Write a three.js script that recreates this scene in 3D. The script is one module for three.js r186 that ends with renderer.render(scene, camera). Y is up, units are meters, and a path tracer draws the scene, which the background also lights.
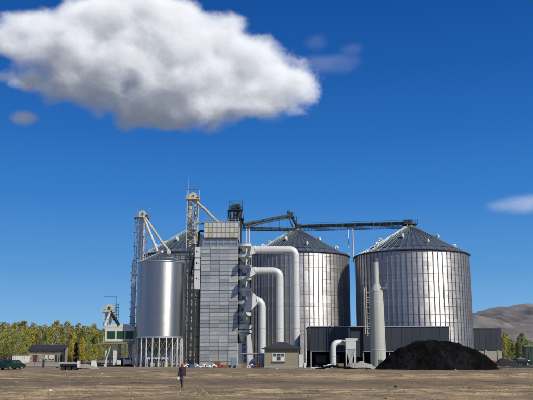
import * as THREE from 'three';
import { mergeGeometries } from 'three/addons/utils/BufferGeometryUtils.js';
import { RoundedBoxGeometry } from 'three/addons/geometries/RoundedBoxGeometry.js';
import { ImprovedNoise } from 'three/addons/math/ImprovedNoise.js';
import { MarchingCubes } from 'three/addons/objects/MarchingCubes.js';

// ---------------------------------------------------------------- camera, sky, sun, exposure
const scene = new THREE.Scene();
const FOCAL = 770, TILT = Math.atan(154 / 770), EYE = 2.52;
const camera = new THREE.PerspectiveCamera(2 * Math.atan(200 / FOCAL) * 180 / Math.PI, 1024 / 768, 0.5, 20000);
camera.position.set(0, EYE, 0);
camera.rotation.x = TILT;
const renderer = new THREE.WebGLRenderer({ antialias: true });
renderer.setSize(1024, 768);
renderer.toneMapping = THREE.LinearToneMapping;
renderer.toneMappingExposure = 1.0;
renderer.shadowMap.enabled = true;

const SUN_AZ = 48 * Math.PI / 180, SUN_EL = 38 * Math.PI / 180;      // azimuth to the right of straight behind the camera
const SUN = new THREE.Vector3(Math.sin(SUN_AZ) * Math.cos(SUN_EL), Math.sin(SUN_EL), Math.cos(SUN_AZ) * Math.cos(SUN_EL));
const sun = new THREE.DirectionalLight(new THREE.Color(1.0, 0.93, 0.82), 4.2);
sun.position.set(0, 0, -165).addScaledVector(SUN, 400);
sun.target.position.set(0, 0, -165);
sun.castShadow = true;
Object.assign(sun.shadow.camera, { left: -150, right: 150, top: 150, bottom: -150, near: 50, far: 900 });
sun.shadow.mapSize.set(4096, 4096);
scene.add(sun, sun.target);

// ---------------------------------------------------------------- noise
function rng(seed) { let s = seed >>> 0; return () => { s = (s + 0x6D2B79F5) >>> 0; let t = s; t = Math.imul(t ^ (t >>> 15), t | 1); t ^= t + Math.imul(t ^ (t >>> 7), t | 61); return ((t ^ (t >>> 14)) >>> 0) / 4294967296; }; }
const PERM = new Uint8Array(512), VAL = new Float32Array(256);
{ const r = rng(91); const p = [...Array(256).keys()]; for (let i = 255; i > 0; i--) { const j = Math.floor(r() * (i + 1)); [p[i], p[j]] = [p[j], p[i]]; } for (let i = 0; i < 512; i++) PERM[i] = p[i & 255]; for (let i = 0; i < 256; i++) VAL[i] = r() * 2 - 1; }
const sm = (t) => t * t * t * (t * (t * 6 - 15) + 10);
function vnoise(x, y, z) {                                           // smooth value noise, -1 .. 1
  const xi = Math.floor(x), yi = Math.floor(y), zi = Math.floor(z), u = sm(x - xi), v = sm(y - yi), w = sm(z - zi);
  const X = xi & 255, Y = yi & 255, Z = zi & 255, A = PERM[X], B = PERM[(X + 1) & 255];
  const a = PERM[A + Y], b = PERM[B + Y], c = PERM[A + ((Y + 1) & 255)], d = PERM[B + ((Y + 1) & 255)], Z1 = (Z + 1) & 255;
  const n0 = VAL[PERM[a + Z]], n1 = VAL[PERM[b + Z]], n2 = VAL[PERM[c + Z]], n3 = VAL[PERM[d + Z]];
  const m0 = VAL[PERM[a + Z1]], m1 = VAL[PERM[b + Z1]], m2 = VAL[PERM[c + Z1]], m3 = VAL[PERM[d + Z1]];
  const p = n0 + u * (n1 - n0), q = n2 + u * (n3 - n2), s = m0 + u * (m1 - m0), t = m2 + u * (m3 - m2);
  const f = p + v * (q - p), g = s + v * (t - s); return f + w * (g - f);
}
function fbm(x, y, z, n) { let s = 0, a = 0.5; for (let i = 0; i < n; i++) { s += a * vnoise(x, y, z); x = x * 2.03 + 17.1; y = y * 2.03 + 5.3; z = z * 2.03 + 9.7; a *= 0.5; } return s; }
const clamp = (x, a = 0, b = 1) => Math.min(b, Math.max(a, x)), step = (a, b, x) => { const t = clamp((x - a) / (b - a)); return t * t * (3 - 2 * t); }, mix = (a, b, t) => a + (b - a) * t;
const lin = (c) => (c /= 255, c <= 0.04045 ? c / 12.92 : ((c + 0.055) / 1.055) ** 2.4);

// ---------------------------------------------------------------- the sky: clear autumn blue with fair-weather cumulus
{
  const W = 4096, H = 2048, data = new Float32Array(W * H * 4);
  const stops = [[0, 146, 192, 226], [3, 118, 173, 221], [6, 90, 152, 212], [11.3, 58, 126, 201], [16, 42, 108, 186], [21, 30, 92, 170], [26, 23, 80, 156], [40, 18, 67, 137], [90, 13, 53, 115]].map(([e, r, g, b]) => [e, lin(r), lin(g), lin(b)]);
  const air = (el) => { let i = 0; while (i < stops.length - 2 && stops[i + 1][0] < el) i++; const a = stops[i], b = stops[i + 1], t = clamp((el - a[0]) / (b[0] - a[0])); return [mix(a[1], b[1], t), mix(a[2], b[2], t), mix(a[3], b[3], t)]; };
  for (let j = 0; j < H; j++) {
    const el = Math.max(0, (j + 0.5) / H * 180 - 90), c = air(el);
    for (let i = 0; i < W; i++) { const k = (j * W + i) * 4; data[k] = c[0]; data[k + 1] = c[1]; data[k + 2] = c[2]; data[k + 3] = 1; }
  }
  // a cumulus: lobes [azimuth, elevation, radius across, radius up, weight] in degrees, marched through with light from the sun
  const perlin = new ImprovedNoise();
  function cloud(lobes, az0, az1, el0, el1, seed, gain, amp = 0.95) {
    const S = 11.378, w = Math.round((az1 - az0) * S), h = Math.round((el1 - el0) * S), out = new Float32Array(w * h * 4);
    const L = [0.58, 0.80, 0.12];
    const field = (u, v, d, oct) => {
      let s = -2;
      for (const [a, e, ra, re, wt, thin = 0] of lobes) { const x = (u - a) / ra, y = (v - e) / re, z = d / (0.5 * (ra + re)), q = wt * (1 - Math.sqrt(x * x + y * y + z * z)) - thin, k = Math.max(0, 0.4 - Math.abs(s - q)); s = Math.max(s, q) + k * k * 0.5; }
      if (s < -0.5) return 0;
      let x = u * 0.34 + seed, y = v * 0.46, z = d * 0.34, n1 = 0, n2 = 0, a = 1;
      for (let i = 0; i < oct; i++) {
        const n = perlin.noise(x, y, z); if (i < 2) n1 += a * 0.8 * n; else n2 += a * 2.2 * (0.30 - Math.abs(n)); 
        const X = 1.62 * x + 1.22 * y + 3.7, Y = -1.18 * x + 1.50 * y + 0.72 * z + 9.1; z = 2.02 * z - 0.55 * y + 5.3; x = X; y = Y; a *= 0.54;
      }
      s += amp * (0.62 * n1 + 0.40 * n2);
      return s > 0 ? Math.min(1, s * 1.9) : 0;
    };
    for (let j = 0; j < h; j++) for (let i = 0; i < w; i++) {
      const u = az0 + (i + 0.5) / S, v = el0 + (j + 0.5) / S; let T = 1, r = 0, g = 0, b = 0;
      for (let n = 0; n < 28 && T > 0.02; n++) {
        const d = 6 - (n + 0.5 + 0.5 * vnoise(i * 3.7, j * 5.1, n)) * 12 / 28, den = field(u, v, d, 7);
        if (den <= 0.003) continue;
        let tau = 0; for (let m = 1; m <= 7; m++) { const t = m * m * 0.15; tau += field(u + L[0] * t, v + L[1] * t, d + L[2] * t, m < 3 ? 5 : 2) * (2 * m - 1) * 0.15; }
        const lit = 0.22 * Math.exp(-tau * 1.5) + 0.70 * Math.exp(-tau * 0.47), a = 1 - Math.exp(-den * gain * 12 / 28);
        r += T * a * (lit * 0.95 + 0.135); g += T * a * (lit * 0.94 + 0.162); b += T * a * (lit * 0.92 + 0.225); T *= 1 - a;
      }
      const k = (j * w + i) * 4; out[k] = r; out[k + 1] = g; out[k + 2] = b; out[k + 3] = 1 - T;
    }
    return { out, w, h, az0, el0, S };
  }
  function lay(c, shift, flip, up = 0) {
    for (let j = 0; j < c.h; j++) for (let i = 0; i < c.w; i++) {
      const k = (j * c.w + (flip ? c.w - 1 - i : i)) * 4, a = c.out[k + 3]; if (a <= 0) continue;
      const az = (c.az0 + shift + (i + 0.5) / c.S) * Math.PI / 180, el = c.el0 + up + (j + 0.5) / c.S;
      const X = Math.sin(az), Z = -Math.cos(az), col = ((Math.floor((Math.atan2(Z, X) / (2 * Math.PI) + 0.5) * W) % W) + W) % W, row = Math.floor((el + 90) / 180 * H), q = (row * W + col) * 4;
      for (let m = 0; m < 3; m++) data[q + m] = data[q + m] * (1 - a) + c.out[k + m];
    }
  }
  const big = cloud([
    [-17.0, 22.6, 3.0, 1.5, 1], [-13.2, 23.9, 3.4, 1.8, 1.1], [-9.0, 24.1, 4.2, 2.1, 1.2], [-4.8, 23.0, 3.8, 2.0, 1.2], [-1.5, 21.5, 3.2, 1.8, 1.1], [1.6, 19.6, 2.6, 1.5, 1.1], [-0.4, 18.9, 3.4, 1.5, 1.0], [0.0, 21.5, 1.6, 1.3, 1.0], [2.8, 19.1, 1.5, 0.9, 1.0],
    [-13.2, 21.8, 5.6, 2.4, 1.2], [-7.0, 21.0, 6.4, 3.0, 1.3], [-1.8, 20.3, 4.8, 2.1, 1.2], [-7.2, 18.6, 6.2, 2.0, 1.05], [-13.0, 19.2, 5.0, 1.7, 0.9], [-19.6, 21.6, 2.4, 1.0, 1, 0.1],
    [-8.4, 17.2, 3.4, 1.0, 0.8], [-16.8, 19.0, 4.2, 1.2, 0.9, 0.26], [-18.2, 16.6, 1.3, 0.8, 1, 0.42], [-11.0, 16.6, 1.4, 0.9, 1, 0.3], 
  ], -25, 9, 13.5, 29, 3.3, 1.15);
  const small = cloud([[17.4, 10.3, 1.6, 0.7, 0.8, 0.1], [18.8, 10.35, 2.0, 0.75, 0.66], [20.4, 10.5, 2.2, 0.85, 0.74], [22.8, 10.8, 2.2, 0.9, 0.8]], 12, 27, 7, 14, 41.7, 0.2, 0.8);
  lay(cloud([[4.0, 22.9, 1.3, 0.8, 1, 0.05], [5.0, 21.3, 2.8, 0.8, 1, 0.05], [6.6, 22.2, 1.2, 0.6, 1, 0.1], [2.6, 21.0, 1.6, 0.7, 1, 0], [0.2, 17.4, 1.6, 0.6, 1, 0.05]], -3, 11, 15, 26, 77.1, 0.04), 0, false);
  lay(big, 0, false);
  lay(small, 0, false);
  lay(big, 75, true, 4); lay(big, 150, false, 9); lay(big, -82, true, 2); lay(big, -150, false, 12); lay(small, -60, true, 3); lay(small, 95, false, 1); lay(small, 170, true, 4);
  const sky = new THREE.DataTexture(data, W, H, THREE.RGBAFormat, THREE.FloatType);
  sky.mapping = THREE.EquirectangularReflectionMapping; sky.magFilter = sky.minFilter = THREE.LinearFilter; sky.wrapS = THREE.RepeatWrapping; sky.needsUpdate = true;
  scene.background = sky; scene.environment = sky;
}

// ---------------------------------------------------------------- helpers
// V: the point at a distance D in front of the camera plane that was surveyed at (px, py) on the 533 x 400 photograph
function V(px, py, D) {
  const a = (px - 266.5) / FOCAL, v = (200 - py) / FOCAL, c = Math.cos(TILT), s = Math.sin(TILT), k = D / (c - v * s);
  return new THREE.Vector3(a * k, EYE + k * (v * c + s), -D);
}
const GX = (px, D, py = 350) => V(px, py, D).x, HY = (py, D) => V(266, py, D).y;
const names = new Map();
const numbered = (n) => { const k = names.get(n) ?? 0; names.set(n, k + 1); return k ? n + '_' + String(k).padStart(3, '0') : n; };
function thing(name, label, category, x = 0, y = 0, z = 0, turn = 0, group) {
  const o = new THREE.Group(); o.name = numbered(name); o.position.set(x, y, z); o.rotation.y = turn;
  o.userData = { label, category }; if (group) o.userData.group = group; scene.add(o); return o;
}
function add(parent, name, geo, m, x = 0, y = 0, z = 0) {
  const o = new THREE.Mesh(geo, m); o.name = name; o.position.set(x, y, z); o.castShadow = o.receiveShadow = true; parent.add(o); return o;
}
function structure(name, geo, m, kind = 'structure', label) {
  const o = add(scene, name, geo, m); o.userData.kind = kind; if (label) o.userData.label = label; return o;
}
const UNIT = new THREE.BoxGeometry(1, 1, 1);
function box(parent, name, m, x, y, z, w, h, d, turn = 0) { const o = add(parent, name, UNIT, m, x, y, z); o.scale.set(w, h, d); o.rotation.y = turn; return o; }
function rbox(parent, name, m, x, y, z, w, h, d, r = 0.04, seg = 1) { return add(parent, name, new RoundedBoxGeometry(w, h, d, seg, Math.min(r, 0.49 * Math.min(w, h, d))), m, x, y, z); }
const ROD = new THREE.CylinderGeometry(1, 1, 1, 8), PIPE = new THREE.CylinderGeometry(1, 1, 1, 20);
const UPV = new THREE.Vector3(0, 1, 0);
const v3 = (x, y, z) => new THREE.Vector3(x, y, z);
function bar(parent, name, m, a, b, w, d = w) {                       // square bar between two points
  const o = add(parent, name, UNIT, m); const dir = b.clone().sub(a), l = dir.length();
  o.position.copy(a).add(b).multiplyScalar(0.5); o.scale.set(w, l, d); o.quaternion.setFromUnitVectors(UPV, dir.normalize()); return o;
}
function rod(parent, name, m, a, b, r, geo = ROD) { const o = bar(parent, name, m, a, b, r, r); o.geometry = geo; return o; }
function tubeAlong(points, r, seg = 40, rad = 16) { return new THREE.TubeGeometry(new THREE.CatmullRomCurve3(points, false, 'centripetal'), seg, r, rad); }
function bent(points, bendR) {                                       // polyline with round elbows
  const out = [points[0].clone()];
  for (let i = 1; i < points.length - 1; i++) {
    const a = points[i - 1].clone().sub(points[i]).normalize(), b = points[i + 1].clone().sub(points[i]).normalize();
    const p = points[i].clone().addScaledVector(a, bendR), q = points[i].clone().addScaledVector(b, bendR), c = new THREE.QuadraticBezierCurve3(p, points[i], q);
    for (let k = 0; k <= 8; k++) out.push(c.getPoint(k / 8));
  }
  out.push(points[points.length - 1].clone());
  const path = new THREE.CurvePath(); for (let i = 0; i + 1 < out.length; i++) path.add(new THREE.LineCurve3(out[i], out[i + 1])); return path;
}
function sweep(points, r, bendR, seg = 60, rad = 20) { return new THREE.TubeGeometry(bent(points, bendR), seg, r, rad); }
function prism(pts, depth, bevel = 0) { const g = new THREE.ExtrudeGeometry(new THREE.Shape(pts.map(([x, y]) => new THREE.Vector2(x, y))), { depth, bevelEnabled: bevel > 0, bevelSize: bevel, bevelThickness: bevel, bevelSegments: 2 }); g.translate(0, 0, -depth / 2); return g; }
function hull8(b, t) {                                               // solid between a bottom and a top quad (each four points, same order)
  const p = [...b, ...t], f = [[0, 1, 2, 3], [7, 6, 5, 4], [0, 4, 5, 1], [1, 5, 6, 2], [2, 6, 7, 3], [3, 7, 4, 0]], pos = [];
  for (const [i, j, k, l] of f) for (const n of [i, k, j, i, l, k]) pos.push(...p[n]);
  const g = new THREE.BufferGeometry(); g.setAttribute('position', new THREE.Float32BufferAttribute(pos, 3)); g.computeVertexNormals(); g.setAttribute('uv', new THREE.Float32BufferAttribute(new Array(pos.length / 3 * 2).fill(0), 2)); return g;
}
function noiseMap(size, fn, srgb = true) {                           // fn(u, v) -> [r, g, b] 0..1
  const d = new Uint8Array(size * size * 4);
  for (let j = 0; j < size; j++) for (let i = 0; i < size; i++) { const c = fn(i / size, j / size), k = (j * size + i) * 4; d[k] = clamp(c[0]) * 255; d[k + 1] = clamp(c[1]) * 255; d[k + 2] = clamp(c[2]) * 255; d[k + 3] = 255; }
  const t = new THREE.DataTexture(d, size, size); t.wrapS = t.wrapT = THREE.RepeatWrapping; t.magFilter = THREE.LinearFilter; t.minFilter = THREE.LinearMipmapLinearFilter; t.generateMipmaps = true; if (srgb) t.colorSpace = THREE.SRGBColorSpace; t.needsUpdate = true; return t;
}
const lc = (r, g, b) => new THREE.Color().setRGB(r, g, b);
const std = (r, g, b, rough = 0.8, metal = 0, more = {}) => new THREE.MeshStandardMaterial({ color: lc(r, g, b), roughness: rough, metalness: metal, ...more });

// ---------------------------------------------------------------- materials
const mottled = (amp, f, base = 0.86) => noiseMap(256, (u, v) => { const n = base + amp * (fbm(u * f, v * f, 2.2, 4) + 0.6 * vnoise(u * 90, v * 90, 1)); return [n, n, n]; });
const GRIME = mottled(0.055, 9, 0.93), SPANGLE = mottled(0.10, 22, 0.9), STREAK = noiseMap(256, (u, v) => { const n = 0.88 + 0.16 * fbm(u * 34, v * 2.5, 3, 3) + 0.06 * fbm(u * 9, v * 9, 8, 4); return [n, n, n * 0.99]; });
const CORRUGATED = noiseMap(64, (u, v) => { const s = Math.cos(v * 2 * Math.PI * 4) * 0.42, l = Math.hypot(s, 1); return [0.5, 0.5 + 0.5 * s / l, 0.5 + 0.5 / l]; }, false);
const M = {
  sheet: [0, 1, 2].map((k) => new THREE.MeshStandardMaterial({ color: lc(...[[0.76, 0.74, 0.715], [0.82, 0.80, 0.775], [0.70, 0.68, 0.655]][k]), roughness: [0.48, 0.46, 0.50][k], metalness: 1, normalMap: CORRUGATED, map: SPANGLE })),
  silocore: std(0.42, 0.42, 0.42, 0.6, 0.9),
  stiffener: std(0.30, 0.30, 0.31, 0.5, 0.9),
  roof: std(0.34, 0.40, 0.41, 0.55, 1, { map: STREAK }),
  roofrib: std(0.36, 0.42, 0.43, 0.6, 1),
  skirt: std(0.62, 0.63, 0.64, 0.45, 1),
  smooth: std(0.62, 0.62, 0.605, 0.33, 1, { map: SPANGLE, normalMap: CORRUGATED }),
  galv: std(0.56, 0.57, 0.58, 0.45, 0.9),
  white: std(0.72, 0.72, 0.69, 0.45, 0, { map: GRIME }),
  cream: std(0.66, 0.60, 0.44, 0.55, 0, { map: GRIME }),
  creamdark: std(0.30, 0.25, 0.17, 0.7, 0, { map: GRIME }),
  duct: std(0.76, 0.775, 0.745, 0.4, 0.05, { map: GRIME }),
  funnel: std(0.62, 0.64, 0.61, 0.45, 0.1, { map: GRIME }),
  dark: std(0.034, 0.040, 0.043, 0.6, 0.2),
  darkgreen: std(0.030, 0.052, 0.047, 0.6, 0.1),
  steel: std(0.16, 0.17, 0.18, 0.55, 0.7),
  darksteel: std(0.05, 0.055, 0.06, 0.6, 0.5),
  clad: [0, 1, 2].map((k) => std(0.036 + 0.004 * k, 0.043 + 0.004 * k, 0.055 + 0.005 * k, 0.5, 0.1, { map: GRIME })),
  trim: std(0.34, 0.36, 0.37, 0.5, 0.3),
  black: std(0.012, 0.012, 0.013, 0.9),
  glass: new THREE.MeshPhysicalMaterial({ color: lc(0.05, 0.06, 0.07), roughness: 0.08, metalness: 0 }),
  plaster: std(0.34, 0.30, 0.215, 0.95, 0, { map: GRIME }),
  stone: std(0.30, 0.265, 0.195, 0.95, 0, { map: GRIME }),
  slate: std(0.035, 0.038, 0.048, 0.75, 0, { map: GRIME }),
  concrete: std(0.38, 0.37, 0.34, 0.95, 0, { map: GRIME }),
  red: std(0.34, 0.03, 0.03, 0.7), rust: std(0.22, 0.075, 0.03, 0.9, 0, { map: GRIME }), blue: std(0.06, 0.13, 0.26, 0.6), yellow: std(0.55, 0.38, 0.06, 0.7),
  bluegrey: std(0.20, 0.26, 0.30, 0.6), sack: std(0.66, 0.65, 0.60, 0.9), wood: std(0.26, 0.17, 0.09, 0.9, 0, { map: GRIME }),
  green: std(0.012, 0.066, 0.020, 0.5), tyre: std(0.012, 0.012, 0.013, 0.95), bark: std(0.16, 0.14, 0.115, 0.95), coal: new THREE.MeshPhysicalMaterial({ color: lc(0.012, 0.012, 0.0135), roughness: 0.9, specularIntensity: 0.2, map: noiseMap(512, (u, v) => { const n = 0.55 + 0.9 * fbm(u * 5, v * 5, 3, 5) + 0.25 * vnoise(u * 120, v * 120, 4); return [n, n, n * 0.98]; }) }),
};
M.sheet.forEach((m) => m.normalScale.set(1, 1)); M.smooth.normalScale.set(0.64, 0.64);

// ---------------------------------------------------------------- ground
const trackZ = (x) => 74 + 0.03 * x + 2 * Math.sin(x * 0.05);
function groundH(x, z) {
  const D = -z; let h = 0;
  const near = step(132, 108, D) * step(10, 30, D);
  h += near * (0.34 * fbm(x * 0.07 + 3, z * 0.13, 1.5, 4) + 0.10 * fbm(x * 0.5, z * 0.7, 4, 3));
  const fine = step(175, 120, D);
  h += fine * 0.05 * fbm(x * 0.9 + 7, z * 0.9, 6, 3);
  h -= near * 0.06 * step(9, 3, Math.abs(D - trackZ(x))) + near * 0.09 * rut(x, z);
  return h;
}
const RUTS = [[70, 0.02, 3], [72.2, 0.02, 3], [81, -0.05, 5], [83.1, -0.05, 5], [99, 0.06, 4], [101.2, 0.06, 4], [58, 0.09, 2.5], [60, 0.09, 2.5], [112, -0.03, 3], [114.1, -0.03, 3]];      // wheel ruts: distance, slope, sway
function rut(x, z) { let m = 0; for (const [d, k, a] of RUTS) m = Math.max(m, step(0.75, 0.2, Math.abs(-z - d - k * x - a * Math.sin(x * 0.035 + d)))); return m; }
function strawAmount(x, z) {                                          // where dry grass and chaff lie on the soil
  const D = -z, n = fbm(x * 0.035 + 11, z * 0.12, 3.3, 4), m = fbm(x * 0.22, z * 0.5, 8.1, 4);
  let s = 0.5 * n + 0.42 * m;
  s += 0.36 * step(7, 1, Math.abs(D - 52 - 0.05 * x)) * step(8, -14, x + 8 * n) + 0.22 * step(9, 2, Math.abs(D - 94 + 0.04 * x)) - 0.26 * step(11, 5, Math.abs(D - trackZ(x)));
  s += 0.14 * step(30, 60, D) * step(72, 56, D) - 0.32 * step(112, 132, D);
  return step(0.02, 0.34, s);
}
{
  const line = (spec) => { const o = []; for (const [a, b, s] of spec) for (let t = a; t < b - 1e-6; t += s) o.push(t); o.push(spec[spec.length - 1][1]); return o; };
  const xs = line([[-6000, -600, 600], [-600, -120, 30], [-120, -60, 2], [-60, 60, 0.4], [60, 120, 2], [120, 600, 30], [600, 6000, 600]]);
  const zs = line([[-100, -20, 8], [-20, 30, 5], [30, 140, 0.4], [140, 220, 2.5], [220, 500, 20], [500, 9000, 500]]).map((d) => -d);
  const pos = [], uv = [], idx = [];
  for (const z of zs) for (const x of xs) { pos.push(x, groundH(x, z), z); uv.push(x / 160, z / 160); }
  for (let j = 0; j + 1 < zs.length; j++) for (let i = 0; i + 1 < xs.length; i++) { const a = j * xs.length + i, b = a + 1, c = a + xs.length, d = c + 1; idx.push(a, b, c, b, d, c); }
  const g = new THREE.BufferGeometry(); g.setAttribute('position', new THREE.Float32BufferAttribute(pos, 3)); g.setAttribute('uv', new THREE.Float32BufferAttribute(uv, 2)); g.setIndex(idx); g.computeVertexNormals();
  const N = 2048, d = new Uint8Array(N * N * 4);
  for (let j = 0; j < N; j++) for (let i = 0; i < N; i++) {
    let x = i / N * 160; if (x > 80) x -= 160; let z = j / N * 160 - 160; if (z < -150) z += 160;
    const s = strawAmount(x, z), n = fbm(x * 0.6, z * 0.6, 5, 4), f = vnoise(x * 5.3, z * 5.3, 2), p = fbm(x * 0.05, z * 0.16, 7, 3), track = step(11, 4, Math.abs(-z - trackZ(x)));
    const soil = [0.225 + 0.09 * p - 0.035 * track, 0.163 + 0.065 * p - 0.024 * track, 0.085 + 0.035 * p - 0.008 * track], straw = [0.44, 0.325, 0.165];
    const yard = step(112, 130, -z); soil[0] = mix(soil[0], 0.215, yard); soil[1] = mix(soil[1], 0.165, yard); soil[2] = mix(soil[2], 0.098, yard);
    const ru = rut(x, z); for (let m = 0; m < 3; m++) soil[m] *= 1 - 0.22 * ru * (0.6 + 0.8 * n);
    const t = (1 - 0.6 * ru) * s * clamp(0.5 + 0.8 * n + 0.3 * f), k = (1 + 0.5 * n + 0.22 * f + 0.35 * fbm(x * 0.18, z * 1.1, 12, 3)), q = (j * N + i) * 4;
    for (let m = 0; m < 3; m++) { const c = clamp(mix(soil[m], straw[m], t) * k); d[q + m] = 255 * (c <= 0.0031308 ? 12.92 * c : 1.055 * c ** (1 / 2.4) - 0.055); }
    d[q + 3] = 255;
  }
  const t = new THREE.DataTexture(d, N, N); t.wrapS = t.wrapT = THREE.RepeatWrapping; t.magFilter = THREE.LinearFilter; t.minFilter = THREE.LinearMipmapLinearFilter; t.generateMipmaps = true; t.colorSpace = THREE.SRGBColorSpace; t.needsUpdate = true;
  structure('ground', g, new THREE.MeshStandardMaterial({ map: t, roughness: 1 }), 'structure', 'bare brown earth yard with strips of dry straw');
  // dry grass tufts, clods and stones
  const r = rng(5), blade = [];
  for (let i = 0; i < 7; i++) { const a = r() * 6.28, l = 0.10 + 0.16 * r(), t2 = 0.05 + 0.10 * r(), w = 0.012, c = Math.cos(a), s = Math.sin(a); blade.push(-s * w, 0, c * w, s * w, 0, -c * w, c * t2, l, s * t2); }
  const tg = new THREE.BufferGeometry(); tg.setAttribute('position', new THREE.Float32BufferAttribute(blade, 3)); tg.computeVertexNormals();
  const mats = [], cols = [], q = new THREE.Quaternion(), e = new THREE.Euler();
  for (let n = 0; n < 300000 && mats.length < 900; n++) {
    const D = 36 + 90 * r() ** 1.3, x = (r() * 2 - 1) * 0.42 * D, z = -D; if (r() > strawAmount(x, z) * 0.8 + 0.015) continue;
    const s = 0.5 + 0.9 * r(); e.set(0, r() * 6.28, 0); mats.push(new THREE.Matrix4().compose(v3(x, groundH(x, z) - 0.01, z), q.setFromEuler(e), v3(s * 1.4, s * 0.42, s * 1.4))); const k = 0.75 + 0.5 * r(); cols.push(lc(0.5 * k, 0.37 * k, 0.19 * k));
  }
  const im = new THREE.InstancedMesh(tg, new THREE.MeshStandardMaterial({ color: 0xffffff, roughness: 1, side: THREE.DoubleSide }), mats.length);
  mats.forEach((m, i) => { im.setMatrixAt(i, m); im.setColorAt(i, cols[i]); }); im.name = 'dry_grass'; im.userData = { kind: 'stuff', label: 'short dry straw coloured grass scattered over the yard' }; im.receiveShadow = im.castShadow = true; scene.add(im);
  const cg = new THREE.IcosahedronGeometry(1, 1); { const p = cg.attributes.position; for (let i = 0; i < p.count; i++) { const x = p.getX(i), y = p.getY(i), z = p.getZ(i), k = 1 + 0.35 * vnoise(x * 1.9 + 4, y * 1.9, z * 1.9); p.setXYZ(i, x * k, y * k * 0.65, z * k); } cg.computeVertexNormals(); }
  const cm = [], cc = [];
  for (let n = 0; n < 1500; n++) { const D = 36 + 120 * r() ** 1.2, x = (r() * 2 - 1) * 0.42 * D, z = -D, s = 0.02 + 0.075 * r() ** 5; e.set(r() * 0.5, r() * 6.28, r() * 0.5); cm.push(new THREE.Matrix4().compose(v3(x, groundH(x, z) + s * 0.2, z), q.setFromEuler(e), v3(s * (1 + r()), s, s))); const k = 0.6 + 0.7 * r(); cc.push(r() < 0.03 ? lc(0.36, 0.33, 0.28) : lc(0.25 * k, 0.18 * k, 0.10 * k)); }
  const ci = new THREE.InstancedMesh(cg, new THREE.MeshStandardMaterial({ color: 0xffffff, roughness: 1 }), cm.length);
  cm.forEach((m, i) => { ci.setMatrixAt(i, m); ci.setColorAt(i, cc[i]); }); ci.name = 'clods'; ci.userData = { kind: 'stuff', label: 'loose earth clods and small stones on the yard' }; ci.receiveShadow = ci.castShadow = true; scene.add(ci);
}

// ---------------------------------------------------------------- hills behind on the right
{
  const pos = [], col = [], idx = [], NX = 300, NZ = 110, D0 = 1500, D1 = 4600;
  for (let j = 0; j < NZ; j++) for (let i = 0; i < NX; i++) {
    const t = j / (NZ - 1), D = mix(D0, D1, t), az = mix(-0.12, 0.75, i / (NX - 1)), x = az * D;
    const crest = (0.010 + 0.014 * step(0.0, 0.13, az) + 0.029 * step(0.12, 0.29, az) + 0.016 * step(0.27, 0.42, az)) * 3850;
    const spur = vnoise(x * 0.0031 + 1.1 * fbm(x * 0.0012, D * 0.0012, 2, 3), D * 0.0007, 9), gully = 1 - Math.abs(vnoise(x * 0.0085 + 1.2 * fbm(x * 0.003, D * 0.003, 4, 3), D * 0.0016, 5));
    const rise = step(-0.05, 0.82, t + 0.13 * spur), h = crest * rise * (1 - 0.5 * step(0.86, 1, t)) * 0.93 + crest * (0.13 * (gully - 0.55) + 0.11 * spur + 0.07 * (0.7 - Math.abs(vnoise(x * 0.022 + fbm(x * 0.006, D * 0.006, 1, 2), D * 0.006, 3)))) * step(0.04, 0.3, t) * step(0.98, 0.7, t) + 7 * fbm(x * 0.012, D * 0.012, 5, 4) * rise - 4;
    pos.push(x, Math.max(h, -6), -D);
    const n = fbm(x * 0.004, D * 0.006, 6.6, 4), k = 1 + 0.6 * n + 0.4 * fbm(x * 0.02, D * 0.012, 1, 4), w = clamp(0.5 + 1.2 * fbm(x * 0.006 + 4, D * 0.004, 2, 3)); col.push(mix(0.225, 0.185, w) * k, mix(0.20, 0.183, w) * k, mix(0.175, 0.175, w) * k);
  }
  for (let j = 0; j + 1 < NZ; j++) for (let i = 0; i + 1 < NX; i++) { const a = j * NX + i, b = a + 1, c = a + NX, d = c + 1; idx.push(a, b, c, b, d, c); }
  const g = new THREE.BufferGeometry(); g.setAttribute('position', new THREE.Float32BufferAttribute(pos, 3)); g.setAttribute('color', new THREE.Float32BufferAttribute(col, 3)); g.setIndex(idx); g.computeVertexNormals();
  structure('hills', g, new THREE.MeshStandardMaterial({ vertexColors: true, roughness: 1 }), 'structure', 'bare grey brown mountain slopes behind the plant');
}

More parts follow.
